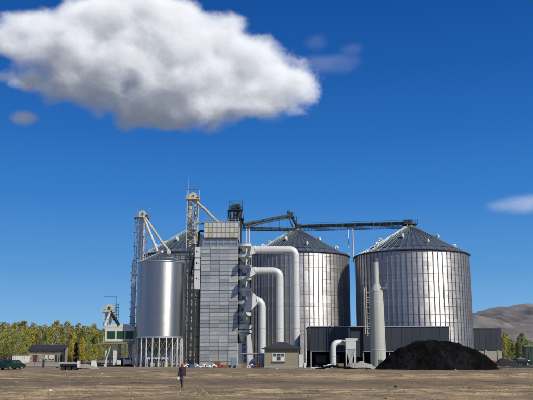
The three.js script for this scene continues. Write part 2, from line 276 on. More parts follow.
// ---------------------------------------------------------------- big corrugated silos
function bigSilo({ px, D, pr, eave, apex, n, rings, label, seed, ribs = 48 }) {
  const r = rng(seed), cx = GX(px, D, 300), R = GX(px + pr, D, 300) - cx, H = HY(eave, D), A = HY(apex, D), rise = A - H;
  const g = thing('grain_silo', label, 'silo', cx, 0, -D, 0, 'large corrugated grain silos');
  add(g, 'foundation', new THREE.CylinderGeometry(R + 0.5, R + 0.6, 0.5, 96), M.concrete, 0, 0.2, 0);
  add(g, 'wall_core', new THREE.CylinderGeometry(R - 0.24, R - 0.24, H - 0.5, 128, 1, true), M.silocore, 0, H / 2 + 0.2, 0);
  const h = (H - 0.5) / rings, da = 2 * Math.PI / n;
  for (let k = 0; k < rings; k++) {
    const pos = [], nor = [], uv = [], idx = [], y0 = 0.45 + k * h + 0.022, y1 = 0.45 + (k + 1) * h - 0.022;
    for (let i = 0; i < n; i++) {
      const ta = (r() - 0.5) * 0.06, tv = (r() - 0.5) * 0.06, base = pos.length / 3, a0 = i * da, am = a0 + da / 2, off = (r() - 0.5) * 0.02;
      for (let s = 0; s <= 3; s++) for (const y of [y0, y1]) {
        const a = a0 + 0.004 + (da - 0.008) * s / 3, u = (a - am) * R, rr = R + off - u * ta - (y - (y0 + y1) / 2) * tv, na = a + ta;
        pos.push(Math.sin(a) * rr, y, Math.cos(a) * rr); const l = Math.hypot(1, tv); nor.push(Math.sin(na) / l, tv / l, Math.cos(na) / l); uv.push(a * R * 2.4, y * 2.4);
      }
      for (let s = 0; s < 3; s++) { const b = base + s * 2; idx.push(b, b + 2, b + 1, b + 1, b + 2, b + 3); }
    }
    const w = new THREE.BufferGeometry(); w.setAttribute('position', new THREE.Float32BufferAttribute(pos, 3)); w.setAttribute('normal', new THREE.Float32BufferAttribute(nor, 3)); w.setAttribute('uv', new THREE.Float32BufferAttribute(uv, 2)); w.setIndex(idx);
    add(g, 'wall_ring', w, M.sheet[Math.floor(r() * 3)]);
  }
  for (let i = 0; i < n; i++) { const a = i * da; box(g, 'stiffener', M.stiffener, Math.sin(a) * (R + 0.05), H / 2 + 0.2, Math.cos(a) * (R + 0.05), 0.17, H - 0.45, 0.16, a); }
  add(g, 'eave_ring', new THREE.TorusGeometry(R + 0.22, 0.16, 8, 128).rotateX(Math.PI / 2), M.darksteel, 0, H + 0.02, 0);
  // roof: lower skirt and upper cone, a little hollow between the ribs
  const rs = R * 0.86, ys = rise * 0.13, cone = (r0, y0, r1, y1) => { const p = [], uv = [], ix = []; for (let i = 0; i < ribs; i++) { const b = p.length / 3; for (let s = 0; s <= 2; s++) { const a = (i + s / 2) * 2 * Math.PI / ribs, dip = s === 1 ? -0.06 : 0; p.push(Math.sin(a) * r0, y0 + dip, Math.cos(a) * r0, Math.sin(a) * r1, y1 + dip, Math.cos(a) * r1); uv.push(i + s / 2, 0, i + s / 2, 3); } ix.push(b, b + 2, b + 1, b + 1, b + 2, b + 3, b + 2, b + 4, b + 3, b + 3, b + 4, b + 5); } const q = new THREE.BufferGeometry(); q.setAttribute('position', new THREE.Float32BufferAttribute(p, 3)); q.setAttribute('uv', new THREE.Float32BufferAttribute(uv, 2)); q.setIndex(ix); const f = q.toNonIndexed(); f.computeVertexNormals(); return f; };
  add(g, 'roof_skirt', cone(R + 0.35, H + 0.12, rs, H + 0.12 + ys), M.skirt);
  add(g, 'roof', cone(rs + 0.05, H + 0.2 + ys, 0.9, A - 0.2), M.roof);
  for (let i = 0; i < ribs; i++) { const a = i * 2 * Math.PI / ribs, s = Math.sin(a), c = Math.cos(a); bar(g, 'roof_rib', M.roofrib, v3(s * rs, H + 0.24 + ys, c * rs), v3(s * 1.0, A - 0.16, c * 1.0), 0.06, 0.07); bar(g, 'skirt_rib', M.roofrib, v3(s * (R + 0.3), H + 0.2, c * (R + 0.3)), v3(s * (rs + 0.1), H + 0.19 + ys, c * (rs + 0.1)), 0.08, 0.08); }
  add(g, 'roof_cap', new THREE.CylinderGeometry(0.75, 1.25, 0.7, 20), M.roof, 0, A, 0);
  for (let k = 0; k < 10; k++) {                                      // goose-neck roof vents
    const a = k * Math.PI / 5 + 0.2, f = k % 2 ? 0.52 : 0.74, rr = R * f, y = mix(H + 0.2 + ys, A - 0.2, (rs - rr) / (rs - 0.9)), s = Math.sin(a), c = Math.cos(a);
    const vent = add(g, 'roof_vent', sweep([v3(0, -0.3, 0), v3(0, 0.65, 0), v3(s * 0.6, 0.65, c * 0.6), v3(s * 0.6, 0.35, c * 0.6)], 0.24, 0.25, 20, 10), M.white, s * rr, y, c * rr);
    add(vent, 'hood', new THREE.CylinderGeometry(0.28, 0.36, 0.22, 12), M.white, s * 0.6, 0.28, c * 0.6);
  }
  // roof ladder at the left front
  const la = -0.9, ls = Math.sin(la), lcn = Math.cos(la);
  for (const o of [-0.22, 0.22]) bar(g, 'roof_ladder_rail', M.galv, v3(ls * R + lcn * o, H + 0.6, lcn * R - ls * o), v3(ls * 1.2 + lcn * o, A + 0.1, lcn * 1.2 - ls * o), 0.06);
  return { g, cx, R, H, A, D };
}
const silo3 = bigSilo({ px: 413, D: 183, pr: 56.3, eave: 257, apex: 226, n: 72, rings: 28, seed: 3, label: 'large corrugated silo behind the white chimney and coal heap' });
const silo2 = bigSilo({ px: 297.5, D: 190, pr: 52, eave: 258, apex: 229.5, n: 72, rings: 28, seed: 4, label: 'large corrugated silo behind the three bent white pipes' });
const silo1 = bigSilo({ px: 190, D: 196, pr: 50, eave: 258, apex: 230, n: 72, rings: 28, seed: 5, label: 'large silo mostly hidden behind the hopper silo and dryer tower' });
{ // platform on the peak of the right silo
  const { g, A } = silo3, y = A + 0.35;
  box(g, 'peak_platform', M.darksteel, 0, y, 0, 3.4, 0.12, 2.2);
  for (const x of [-1.65, 0, 1.65]) for (const z of [-1.05, 1.05]) box(g, 'rail_post', M.darksteel, x, y + 0.6, z, 0.07, 1.1, 0.07);
  for (const z of [-1.05, 1.05]) for (const h of [0.6, 1.15]) box(g, 'handrail', M.darksteel, 0, y + h, z + 0.04, 3.4, 0.05, 0.05);
}

// ---------------------------------------------------------------- hopper silo on legs
const HOP = { D: 160, px: 160.3 };
{
  const D = HOP.D, cx = GX(HOP.px, D, 300), R = GX(HOP.px + 23, D, 300) - cx, y0 = HY(337, D), y1 = HY(263.5, D), ya = HY(252.5, D);
  Object.assign(HOP, { cx, R, y0, y1, ya });
  const g = thing('hopper_silo', 'smooth galvanised hopper silo standing on thin white legs', 'silo', cx, 0, -D);
  const rings = 10, h = (y1 - y0) / rings;
  for (let k = 0; k < rings; k++) add(g, 'wall_ring', new THREE.CylinderGeometry(R + (k % 2) * 0.006, R + (k % 2) * 0.006, h - 0.012, 128, 1, true), M.smooth, 0, y0 + (k + 0.5) * h, 0).geometry.attributes.uv.array.forEach((q, i, a) => { a[i] = q * (i % 2 ? h * 2.4 : 8); });
  add(g, 'wall_core', new THREE.CylinderGeometry(R - 0.06, R - 0.06, y1 - y0, 96, 1, true), M.steel, 0, (y0 + y1) / 2, 0);
  add(g, 'eave_ring', new THREE.TorusGeometry(R + 0.05, 0.10, 8, 96).rotateX(Math.PI / 2), M.galv, 0, y1, 0);
  add(g, 'roof', new THREE.CylinderGeometry(0.55, R + 0.12, ya - y1 - 0.1, 32, 1, true).toNonIndexed(), M.roof, 0, (y1 + ya) / 2, 0).geometry.computeVertexNormals();
  for (let i = 0; i < 32; i++) { const a = i * Math.PI / 16, s = Math.sin(a), c = Math.cos(a); bar(g, 'roof_rib', M.roofrib, v3(s * R, y1 + 0.1, c * R), v3(s * 0.6, ya, c * 0.6), 0.06, 0.09); }
  add(g, 'roof_cap', new THREE.CylinderGeometry(0.5, 0.62, 0.45, 16), M.galv, 0, ya + 0.1, 0);
  for (let i = 0; i < 24; i++) { const a = -1.5 + 3 * i / 23; rod(g, 'rail_post', M.galv, v3(Math.sin(a) * R, y1, Math.cos(a) * R), v3(Math.sin(a) * R, y1 + 0.75, Math.cos(a) * R), 0.02); }
  add(g, 'handrail', new THREE.TorusGeometry(R, 0.025, 6, 60, 3).rotateZ(-1.5 + Math.PI / 2).rotateX(-Math.PI / 2).rotateY(Math.PI), M.galv, 0, y1 + 0.75, 0).visible = true;
  add(g, 'hopper_cone', new THREE.CylinderGeometry(R - 0.1, 0.4, y0 - 1.7, 64, 1, true), M.steel, 0, y0 - (y0 - 1.7) / 2, 0);
  add(g, 'ring_beam', new THREE.CylinderGeometry(R + 0.07, R + 0.07, 0.32, 96, 1, true), M.galv, 0, y0 - 0.1, 0);
  const n = 22;
  for (let i = 0; i < n; i++) {
    const a = (i + 0.5) * 2 * Math.PI / n, b = (i + 1.5) * 2 * Math.PI / n, p = (t, y, q = R - 0.02) => v3(Math.sin(t) * q, y, Math.cos(t) * q);
    const leg = box(g, 'leg', M.white, Math.sin(a) * R, (y0 - 0.2) / 2, Math.cos(a) * R, 0.2, y0 - 0.2, 0.2, a);
    box(g, 'base_plate', M.galv, Math.sin(a) * R, 0.06, Math.cos(a) * R, 0.4, 0.1, 0.4, a);
    const ym = y0 * 0.5; for (const [u, v] of [[0.3, ym], [ym, y0 - 0.5]]) { bar(g, 'brace', M.galv, p(a, u), p(b, v), 0.055); bar(g, 'brace', M.galv, p(b, u, R - 0.1), p(a, v, R - 0.1), 0.055); }
  }
  // discharge conveyor under the hopper, in a pale frame
  const f = thing('discharge_conveyor', 'pale framed discharge conveyor standing between the legs of the hopper silo', 'conveyor', cx - 0.2, 0, -D + 0.6);
  for (const x of [-1.9, 1.9]) for (const z of [-0.6, 0.6]) box(f, 'post', M.white, x, 0.85, z, 0.16, 1.7, 0.16);
  box(f, 'trough', M.white, 0, 1.66, 0, 4.1, 0.34, 1.5); box(f, 'belt_cover', M.darksteel, 0, 1.2, 0, 3.5, 0.4, 1.0);
  rbox(f, 'motor', M.galv, 0.6, 0.5, 0.6, 1.3, 0.8, 0.7, 0.15, 3); rbox(f, 'gearbox', M.white, -0.9, 0.38, 0.75, 0.9, 0.7, 0.5, 0.12, 3);
}

// ---------------------------------------------------------------- bucket elevator towers
function elevator({ px, D, top, w, bays, frame, trunk, head, label, ladder, trunkW = 0.42, gap = 0.4, barW = 0.09, mast, roofRail = true, split = 0, low = frame }) {
  const x = GX(px, D, (top + 360) / 2), H = HY(top, D), g = thing('bucket_elevator', label, 'elevator', x, 0, -D, 0, 'bucket elevator towers');
  const bh = H / bays, c = [[-w, -w], [w, -w], [w, w], [-w, w]];
  for (const [a, b] of c) { box(g, 'post', frame, a, (H + split) / 2, b, barW * 1.5, H - split, barW * 1.5); if (split) box(g, 'post', low, a, split / 2, b, barW * 1.5, split, barW * 1.5); }
  for (let k = 0; k < bays; k++) for (let s = 0; s < 4; s++) {
    const [a0, b0] = c[s], [a1, b1] = c[(s + 1) % 4], y0 = k * bh, y1 = (k + 1) * bh;
    const fm = y1 < split ? low : frame; bar(g, 'crossbar', fm, v3(a0, y1, b0), v3(a1, y1, b1), barW);
    bar(g, 'brace', fm, k % 2 ? v3(a0, y0, b0) : v3(a1, y0, b1), k % 2 ? v3(a1, y1, b1) : v3(a0, y1, b0), barW * 0.8);
  }
  for (const s of [-1, 1]) { box(g, 'trunk', trunk, s * (gap / 2 + trunkW / 2), (H + split) / 2 + 0.2, 0, trunkW, H - split, 0.55); if (split) box(g, 'trunk', low, s * (gap / 2 + trunkW / 2), split / 2 + 0.2, 0, trunkW, split, 0.55); }
  box(g, 'boot', trunk, 0, 0.6, 0, 1.5, 1.2, 0.8);
  box(g, 'platform', frame, 0, H, 0, 2 * w + 0.7, 0.1, 2 * w + 0.7);
  const e = w + 0.3;
  for (const [a, b] of [[-e, -e], [0, -e], [e, -e], [-e, e], [0, e], [e, e], [-e, 0], [e, 0]]) box(g, 'rail_post', frame, a, H + 0.55, b, 0.06, 1.1, 0.06);
  for (const y of [0.55, 1.08]) { for (const s of [-1, 1]) { box(g, 'handrail', frame, 0, H + y, s * (e + 0.01), 2 * e, 0.05, 0.05); box(g, 'handrail', frame, s * (e + 0.012), H + y + 0.004, 0, 0.05, 0.05, 2 * e); } }
  const hw = gap / 2 + trunkW + 0.12, pts = []; for (let i = 0; i <= 14; i++) { const a = Math.PI * i / 14; pts.push([Math.cos(a) * hw, 0.75 + Math.sin(a) * hw]); } pts.push([-hw * 0.9, 0], [hw * 0.9, 0]);
  const hd = add(g, 'head_casing', prism(pts, 0.7, 0.04), head, 0, H + 0.08, 0); add(hd, 'pulley_cover', new THREE.CylinderGeometry(0.28, 0.28, 0.16, 16).rotateX(Math.PI / 2), M.darksteel, 0, 0.75, 0.45);
  rbox(g, 'drive_motor', M.darksteel, hw + 0.25, H + 0.45, 0.25, 0.55, 0.45, 0.45, 0.1, 2);
  box(g, 'discharge_chute', trunk, hw + 0.02, H + 0.1, -0.3, 0.5, 0.9, 0.5);
  if (roofRail) { for (const s of [-1, 1]) box(g, 'hoist_post', frame, s * e * 0.92, H + 1.35, -e * 0.8, 0.08, 2.7, 0.08); box(g, 'hoist_beam', M.steel, 0.1, H + 2.72, -e * 0.8, 2.3 * e, 0.12, 0.12); }
  if (ladder) { for (const z of [-0.22, 0.22]) box(g, 'ladder_rail', frame, -w - 0.35, H / 2, z, 0.06, H, 0.06); for (let y = 0.4; y < H; y += 0.9) box(g, 'ladder_rung', frame, -w - 0.35, y, 0, 0.05, 0.05, 0.44); for (let y = 4; y < H; y += 3.1) box(g, 'landing', M.steel, -w - 0.3, y, 0.1, 0.6, 0.1, 1.0); }
  if (mast) { rod(g, 'lightning_mast', M.galv, v3(-w, H, -w), v3(-w, mast, -w), 0.045); }
  return { g, x, H, D };
}
const tower1 = elevator({ px: 140, D: 168, top: 218, w: 1.15, bays: 18, frame: M.galv, trunk: M.white, head: M.cream, ladder: true, trunkW: 0.52, gap: 0.14, barW: 0.09, label: 'white bucket elevator tower behind the left side of the hopper silo' });
const tower2 = elevator({ px: 191.5, D: 171, top: 200, w: 1.15, bays: 20, frame: M.cream, trunk: M.cream, head: M.cream, ladder: false, trunkW: 0.44, gap: 0.5, barW: 0.11, mast: HY(173, 171), label: 'tallest cream bucket elevator tower with a thin mast, left of the dryer' });
const tower3 = elevator({ px: 235, D: 176, top: 211, w: 1.25, bays: 18, frame: M.dark, trunk: M.steel, head: M.dark, ladder: false, barW: 0.13, label: 'dark bucket elevator tower rising behind the dryer top' });
{ const { g } = tower1, h = HY(262, 168); box(g, 'ladder_shaft', M.galv, -1.5, h / 2, -0.05, 0.8, h, 0.9); for (let y = 1.2; y < h; y += 1.55) box(g, 'shaft_landing', M.galv, -1.95, y, 0.1, 0.4, 0.22, 0.9); }
// brown lattice guts of the cream tower: maintenance landings
for (let k = 0; k < 7; k++) box(tower2.g, 'landing', M.creamdark, (k % 2 ? -0.35 : 0.4), 27 + k * 1.7 - 4, 0.55, 1.0, 0.14, 0.9);

{ const { g, H } = tower3; box(g, 'lower_platform', M.dark, 0.1, H - 2.0, 0.1, 3.6, 0.12, 3.2); rbox(g, 'distributor', M.dark, 0.2, H - 1.2, 0.1, 1.1, 1.0, 1.0, 0.15, 2); rbox(g, 'drive_guard', M.dark, -0.7, H + 0.7, 0.5, 0.9, 1.1, 0.9, 0.06); rbox(g, 'reducer', M.dark, 0.75, H + 1.1, 0.3, 0.9, 0.8, 0.8, 0.1, 2);
  for (const x of [-1.7, -0.9, 0, 0.9, 1.8]) for (const z of [-1.45, 1.6]) box(g, 'rail_post', M.dark, x, H - 1.45, z, 0.07, 1.1, 0.07); for (const y of [-1.4, -0.9]) for (const z of [-1.45, 1.62]) box(g, 'handrail', M.dark, 0.05, H + y, z, 3.5, 0.06, 0.06);
  for (let k = 0; k < 5; k++) box(g, 'mesh_bar', M.dark, -1.5 + k * 0.75, H + 1.9, -1.2, 0.06, 1.7, 0.06); bar(g, 'stay', M.dark, v3(-1.5, H + 0.1, 1.2), v3(1.5, H + 2.6, -1.2), 0.07); bar(g, 'stay', M.dark, v3(1.5, H + 0.1, 1.2), v3(-1.5, H + 2.6, -1.2), 0.07); box(g, 'cable_tray', M.dark, -1.6, H - 1.2, 0.9, 0.35, 2.4, 0.3); }
function spout(name, label, a, b, r, m, flanges = 4) {
  const g = thing(name, label, 'spout', a.x, a.y, a.z), d = b.clone().sub(a);
  rod(g, 'tube', m, v3(0, 0, 0), d, r, PIPE);
  for (let k = 0; k <= flanges; k++) { const t = k / flanges, u = d.clone().normalize().multiplyScalar(0.06), p = d.clone().multiplyScalar(t); rod(g, 'flange', m, p.clone().sub(u), p.clone().add(u), r * 1.3, PIPE); }
  return g;
}
spout('grain_spout', 'steeper of the two pale spouts slanting from the white elevator to the hopper silo roof', V(143.5, 217, 167), V(157.5, 252, 161), 0.27, M.white);
spout('grain_spout', 'longer slanting pale spout from the white elevator head, right of the steeper one', V(145.5, 218.5, 166.5), V(168.5, 251, 161), 0.24, M.cream);
spout('grain_spout', 'cream spout slanting from the tallest elevator down to the dryer top', V(198, 203, 170), V(218, 222.5, 163), 0.3, M.cream);
spout('grain_spout', 'dark spout slanting from the dark elevator tower to the green conveyor', V(237, 212, 176), V(244, 225, 177), 0.3, M.dark, 2);
{ // valve box where the spouts meet the hopper roof
  const p = V(168.8, 250, 161), g = thing('valve_box', 'small cream valve box where the longer spout meets the hopper silo roof', 'valve box', p.x, p.y - 0.75, p.z);
  rbox(g, 'casing', M.cream, 0, 0.3, 0, 0.85, 0.7, 0.8, 0.06); box(g, 'stand', M.galv, 0, -0.35, 0, 0.5, 0.7, 0.5);
}

// ---------------------------------------------------------------- dryer tower
const DRY = { D: 160 };
{
  const D = DRY.D, xl = GX(200.3, D, 310), xr = GX(237.6, D, 310), W = xr - xl, cx = (xl + xr) / 2, y1 = HY(246, D), y2 = HY(238, D), y3 = HY(222.5, D), dep = 7.4, r = rng(17);
  Object.assign(DRY, { xl, xr, y1, y2, y3, dep });
  const g = thing('dryer_tower', 'tall grain dryer tower clad in blue grey metal panels', 'dryer', cx, 0, -D - dep / 2);
  box(g, 'body', M.galv, 0, y1 / 2, 0, W - 0.7, y1, dep - 0.7);
  const panelM = [0, 1, 2, 3].map((k) => std([0.50, 0.58, 0.64, 0.70][k], [0.515, 0.595, 0.65, 0.71][k], [0.515, 0.595, 0.645, 0.70][k], 0.46 + 0.05 * (k % 2), 0.55, { map: STREAK }));
  const rows = 32, cols = 4, ph = (y1 - 0.2) / rows, pw = W / cols, panel = new RoundedBoxGeometry(pw - 0.06, ph - 0.06, 0.1, 1, 0.025);
  for (let j = 0; j < rows; j++) for (let i = 0; i < cols; i++) {
    const o = add(g, 'panel', panel, panelM[Math.floor(r() * 4)], -W / 2 + (i + 0.5) * pw, 0.2 + (j + 0.5) * ph, dep / 2 - 0.02); o.rotation.set((r() - 0.5) * 0.03, (r() - 0.5) * 0.02, 0);
  }
  const sp = new RoundedBoxGeometry(0.1, ph - 0.06, dep / 3 - 0.07, 1, 0.03);
  for (const s of [-1, 1]) for (let j = 0; j < rows; j++) for (let i = 0; i < 3; i++) add(g, 'side_panel', sp, panelM[Math.floor(r() * 4)], s * (W / 2 - 0.02), 0.2 + (j + 0.5) * ph, -dep / 2 + (i + 0.5) * dep / 3);
  for (let j = 0; j <= rows; j += 4) box(g, 'belt_rail', M.steel, 0, 0.2 + j * ph, dep / 2 + 0.05, W + 0.1, 0.09, 0.08);
  // louvred band
  const bw = W - 0.5, bh = y2 - y1;
  box(g, 'louvre_back', M.galv, 0.1, (y1 + y2) / 2, 0, bw - 0.3, bh, dep - 0.9);
  for (let i = 0; i <= 5; i++) box(g, 'louvre_post', M.galv, 0.1 - bw / 2 + i * bw / 5, (y1 + y2) / 2, dep / 2 - 0.4, 0.16, bh, 0.16);
  for (let k = 0; k < 6; k++) { const o = box(g, 'louvre_slat', M.galv, 0.1, y1 + (k + 0.5) * bh / 6, dep / 2 - 0.47, bw, 0.05, 0.26); o.rotation.x = 0.6; }
  // cream upper bin with raised ribs
  const ux = GX(204, D, 230) - cx, uw = GX(238.6, D, 230) - GX(204, D, 230), um = ux + uw / 2, uh = y3 - y2, binM = [std(0.60, 0.59, 0.49, 0.6, 0.15, { map: GRIME }), std(0.66, 0.655, 0.58, 0.6, 0.15, { map: GRIME }), std(0.55, 0.50, 0.30, 0.6, 0.1, { map: GRIME })];
  box(g, 'bin_core', M.steel, um, (y2 + y3) / 2, 0.1, uw - 0.16, uh - 0.02, dep - 0.3);
  const bc = 8, br = 3;
  for (let j = 0; j < br; j++) for (let i = 0; i < bc; i++) rbox(g, 'bin_panel', binM[r() < 0.18 ? 2 : Math.floor(r() * 2)], um - uw / 2 + (i + 0.5) * uw / bc, y2 + (j + 0.5) * uh / br, dep / 2 - 0.02, uw / bc - 0.1, uh / br - 0.1, 0.1, 0.03);
  for (let j = 0; j < br; j++) for (let i = 0; i < 4; i++) rbox(g, 'bin_panel', binM[i % 2], um + uw / 2 - 0.03, y2 + (j + 0.5) * uh / br, -dep / 2 + 0.3 + (i + 0.5) * (dep - 0.4) / 4, 0.1, uh / br - 0.1, (dep - 0.4) / 4 - 0.08, 0.03);
  for (let i = 0; i <= bc; i++) box(g, 'bin_rib', M.galv, um - uw / 2 + i * uw / bc, (y2 + y3) / 2 + 0.1, dep / 2 + 0.06, 0.09, uh + 0.1, 0.1);
  box(g, 'bin_roof', M.galv, um, y3 + 0.12, 0, uw + 0.3, 0.14, dep);
  for (let i = 0; i <= 10; i++) box(g, 'rail_post', M.galv, um - uw / 2 + i * uw / 10, y3 + 0.7, dep / 2 - 0.1, 0.05, 1.05, 0.05);
  for (const h of [0.65, 1.2]) box(g, 'handrail', M.galv, um, y3 + h, dep / 2 - 0.06, uw, 0.05, 0.05);
  // white service shaft on the left corner
  const sx = GX(197.2, D, 270) - cx, sw = GX(200.2, D, 270) - GX(194.2, D, 270);
  for (const [a, b] of [[289, 270.5], [269.5, 258.5], [257.5, 247]]) { const ya = HY(a, D), yb = HY(b, D); const o = rbox(g, 'service_shaft', M.white, sx, (ya + yb) / 2, dep / 2 - 1.0, sw, yb - ya, 1.9, 0.05); box(o, 'hatch', M.black, -0.15, (yb - ya) * 0.08, 0.96, 0.25, 0.3, 0.05); box(o, 'hatch', M.black, 0.3, (yb - ya) * 0.05, 0.96, 0.12, 0.16, 0.05); box(o, 'bracket', M.galv, 0.2, -(yb - ya) / 2 - 0.05, 0, 0.6, 0.16, 1.2); }
  // shaft frame from the ground
  for (const o of [-0.5, 0.5]) box(g, 'shaft_post', M.darksteel, sx + o, HY(289, D) / 2, dep / 2 - 1.2, 0.14, HY(289, D) - 0.1, 0.14);
  for (let k = 1; k < 8; k++) box(g, 'shaft_crossbar', M.darksteel, sx, k * 2, dep / 2 - 1.19, 1.1, 0.1, 0.1);
  const p0 = HY(258.5, D);
  box(g, 'left_catwalk', M.creamdark, um - uw / 2 - 0.9, y3 - 0.1, dep / 2 - 1.2, 1.8, 0.14, 1.2);
}
{ // catwalk from hopper silo eave to the dryer
  const a = V(173, 258.5, 160), b = V(201, 258.5, 160), g = thing('catwalk', 'thin dark catwalk between the hopper silo roof and the dryer tower', 'catwalk', (a.x + b.x) / 2, a.y - 0.1, -161.6), l = b.x - a.x - 0.2;
  box(g, 'deck', M.darksteel, 0, 0, 0, l, 0.12, 0.9);
  for (let i = 0; i <= 5; i++) for (const z of [-0.42, 0.42]) box(g, 'rail_post', M.darksteel, -l / 2 + 0.1 + i * (l - 0.2) / 5, 0.55, z, 0.05, 1.0, 0.05);
  for (const z of [-0.42, 0.42]) for (const h of [0.55, 1.05]) box(g, 'handrail', M.darksteel, 0, h, z + 0.03, l, 0.045, 0.045);
}
{ // dark bent chute between cream tower and dryer
  const g = thing('bent_chute', 'dark bent chute beside the dryer top near the cream tower', 'chute', 0, 0, 0);
  const p = [V(203.5, 231, 161.5), V(199, 231, 161.5), V(198.5, 243, 161.5), V(193, 262, 163), V(190.5, 275, 164)]; g.position.copy(p[4]); add(g, 'tube', sweep(p.map((q) => q.clone().sub(g.position)), 0.22, 0.5, 40, 12), M.darksteel); rod(g, 'flange', M.steel, v3(0, -0.08, 0), v3(0, 0.08, 0), 0.32, PIPE);
  rod(g, 'hanger', M.steel, v3(0, 0.2, 0), v3(0.1, 0.2, -5.2), 0.05);
}

// ---------------------------------------------------------------- air ducts on the right side of the dryer
{
  const D = 161.5, ys = [245.5, 256.3, 267.2, 278.4, 290.2, 302.6, 314.2], cx = GX(244.6, D, 300);
  const g = thing('air_plenum_stack', 'stack of white drums and funnels up the right side of the dryer', 'ductwork', cx, 0, -D);
  ys.forEach((py, i) => {
    const y = HY(py, D), d = add(g, 'drum', new THREE.CylinderGeometry(1.42, 1.42, 0.62, 32), M.duct, 0, y, 0);
    add(d, 'funnel', new THREE.CylinderGeometry(1.15, 0.42, 1.05, 24, 1, true), M.funnel, 0, -0.84, 0);
    add(d, 'rim', new THREE.TorusGeometry(1.42, 0.06, 6, 32).rotateX(Math.PI / 2), M.duct, 0, 0.3, 0);
    rod(g, 'strut', M.duct, v3(0.35, y - 2.0, 0.75), v3(0.35, y - 0.3, 0.75), 0.11);
    if (i + 1 < ys.length) add(g, 'core_pipe', new THREE.CylinderGeometry(0.42, 0.42, 1.3, 16), M.steel, -0.1, y - 1.8, 0);
  });
  for (const [x, z] of [[-1.2, -1.2], [1.2, -1.2]]) box(g, 'frame_post', M.darksteel, x, HY(245, D) / 2, z, 0.2, HY(245, D), 0.2);
  for (let k = 1; k < 12; k++) { box(g, 'frame_crossbar', M.darksteel, 0, k * 2.2, -1.25, 2.4, 0.14, 0.1); bar(g, 'frame_brace', M.darksteel, v3(-1.2, k * 2.2 - 2, -1.3), v3(1.2, k * 2.2, -1.3), 0.09); }
  box(g, 'plenum_wall', M.galv, 0, HY(243, D) / 2, -1.75, 3.0, HY(243, D), 0.3);
  // lower collector
  const yb = HY(327, D), yc = HY(334, D);
  add(g, 'collector_drum', new THREE.CylinderGeometry(1.5, 1.3, 0.75, 32), M.duct, 0.1, yb, 0);
  add(g, 'collector_drum', new THREE.CylinderGeometry(1.35, 1.5, 0.5, 32), M.duct, 0.1, HY(331.5, D), 0.05);
  add(g, 'collector_funnel', new THREE.CylinderGeometry(0.9, 0.3, 1.7, 24), M.funnel, -0.4, yc - 0.7, 0.2);
  add(g, 'outlet_duct', hull8([[0.9, 0.1, -0.9], [2.5, 0.1, -0.9], [2.5, 0.1, 0.6], [0.9, 0.1, 0.6]].map(([x, y, z]) => [x - 0.4, y, z]), [[0.3, yc, -0.8], [1.35, yc, -0.8], [1.35, yc, 0.5], [0.3, yc, 0.5]]), M.duct);
  add(g, 'outlet_duct', hull8([[-1.5, 0.1, -0.6], [-0.3, 0.1, -0.6], [-0.3, 0.1, 0.8], [-1.5, 0.1, 0.8]], [[-1.5, yc - 1.9, -0.6], [-0.5, yc - 1.9, -0.6], [-0.5, yc - 1.9, 0.8], [-1.5, yc - 1.9, 0.8]]), M.duct);
  // three bent pipes with diamond transitions
  const specs = [[249.8, 296, 'tallest and outermost of the three bent white pipes beside the dryer', 0.78, 246.5, 257, 345], [271, 279.8, 'middle one of the three bent white pipes beside the dryer', 0.76, 267.5, 279, 345], [300.5, 262.2, 'shortest bent white pipe, closest to the dryer', 0.74, 292, 312, 347]];
  specs.forEach(([py, px, label, r, t0, t1], i) => {
    const Dp = 157.2, y = HY(py, Dp), xs = GX(i === 2 ? 256.5 : 254.8, Dp, py), xe = GX(px, Dp, 320);
    const p = thing('exhaust_pipe', label, 'pipe', xe, 0, -Dp, 0, 'bent exhaust pipes beside the dryer');
    add(p, 'pipe', sweep([v3(xs - xe, y, 0), v3(0, y, 0), v3(0, 0.05, 0)], r, 1.5, 90, 28), M.duct);
    for (let yy = 3.2; yy < y - 2.5; yy += 4.4) add(p, 'seam_ring', new THREE.TorusGeometry(r + 0.005, 0.035, 6, 28).rotateX(Math.PI / 2), M.duct, 0, yy, 0);
    for (let xx = xs - xe + 1.2; xx < -2; xx += 3) add(p, 'seam_ring', new THREE.TorusGeometry(r + 0.005, 0.035, 6, 28).rotateY(Math.PI / 2), M.duct, xx, y, 0);
    // diamond: from the two drums down to the pipe mouth
    const ya = HY(t0, Dp), yb2 = HY(t1, Dp), dx = xs - xe, w = 1.75, lx = GX(246.2, D, 300) - xe, bk = -D + Dp;
    add(p, 'transition', hull8([[lx - 0.6, yb2, bk + 0.5], [dx - w * 0.55, yb2 + 0.3, 0.9], [dx - w * 0.55, yb2 + 0.3, -0.8], [lx - 0.6, yb2, bk + 2.2]].slice(0, 4), [[lx + 0.4, ya - 0.9, bk + 0.5], [dx - w * 0.4, ya - 0.1, 0.9], [dx - w * 0.4, ya - 0.1, -0.8], [lx + 0.4, ya - 0.9, bk + 2.2]]), M.duct);
    add(p, 'transition', hull8([[dx - w * 0.55, yb2 + 0.32, 0.88], [dx + 0.05, y - r, 0.72], [dx + 0.05, y - r, -0.72], [dx - w * 0.55, yb2 + 0.32, -0.78]], [[dx - w * 0.4, ya - 0.12, 0.88], [dx + 0.05, y + r, 0.72], [dx + 0.05, y + r, -0.72], [dx - w * 0.4, ya - 0.12, -0.78]]), M.duct);
    add(p, 'end_flange', new THREE.TorusGeometry(r + 0.04, 0.09, 8, 28).rotateY(Math.PI / 2), M.duct, dx + 0.1, y, 0);
  });
}
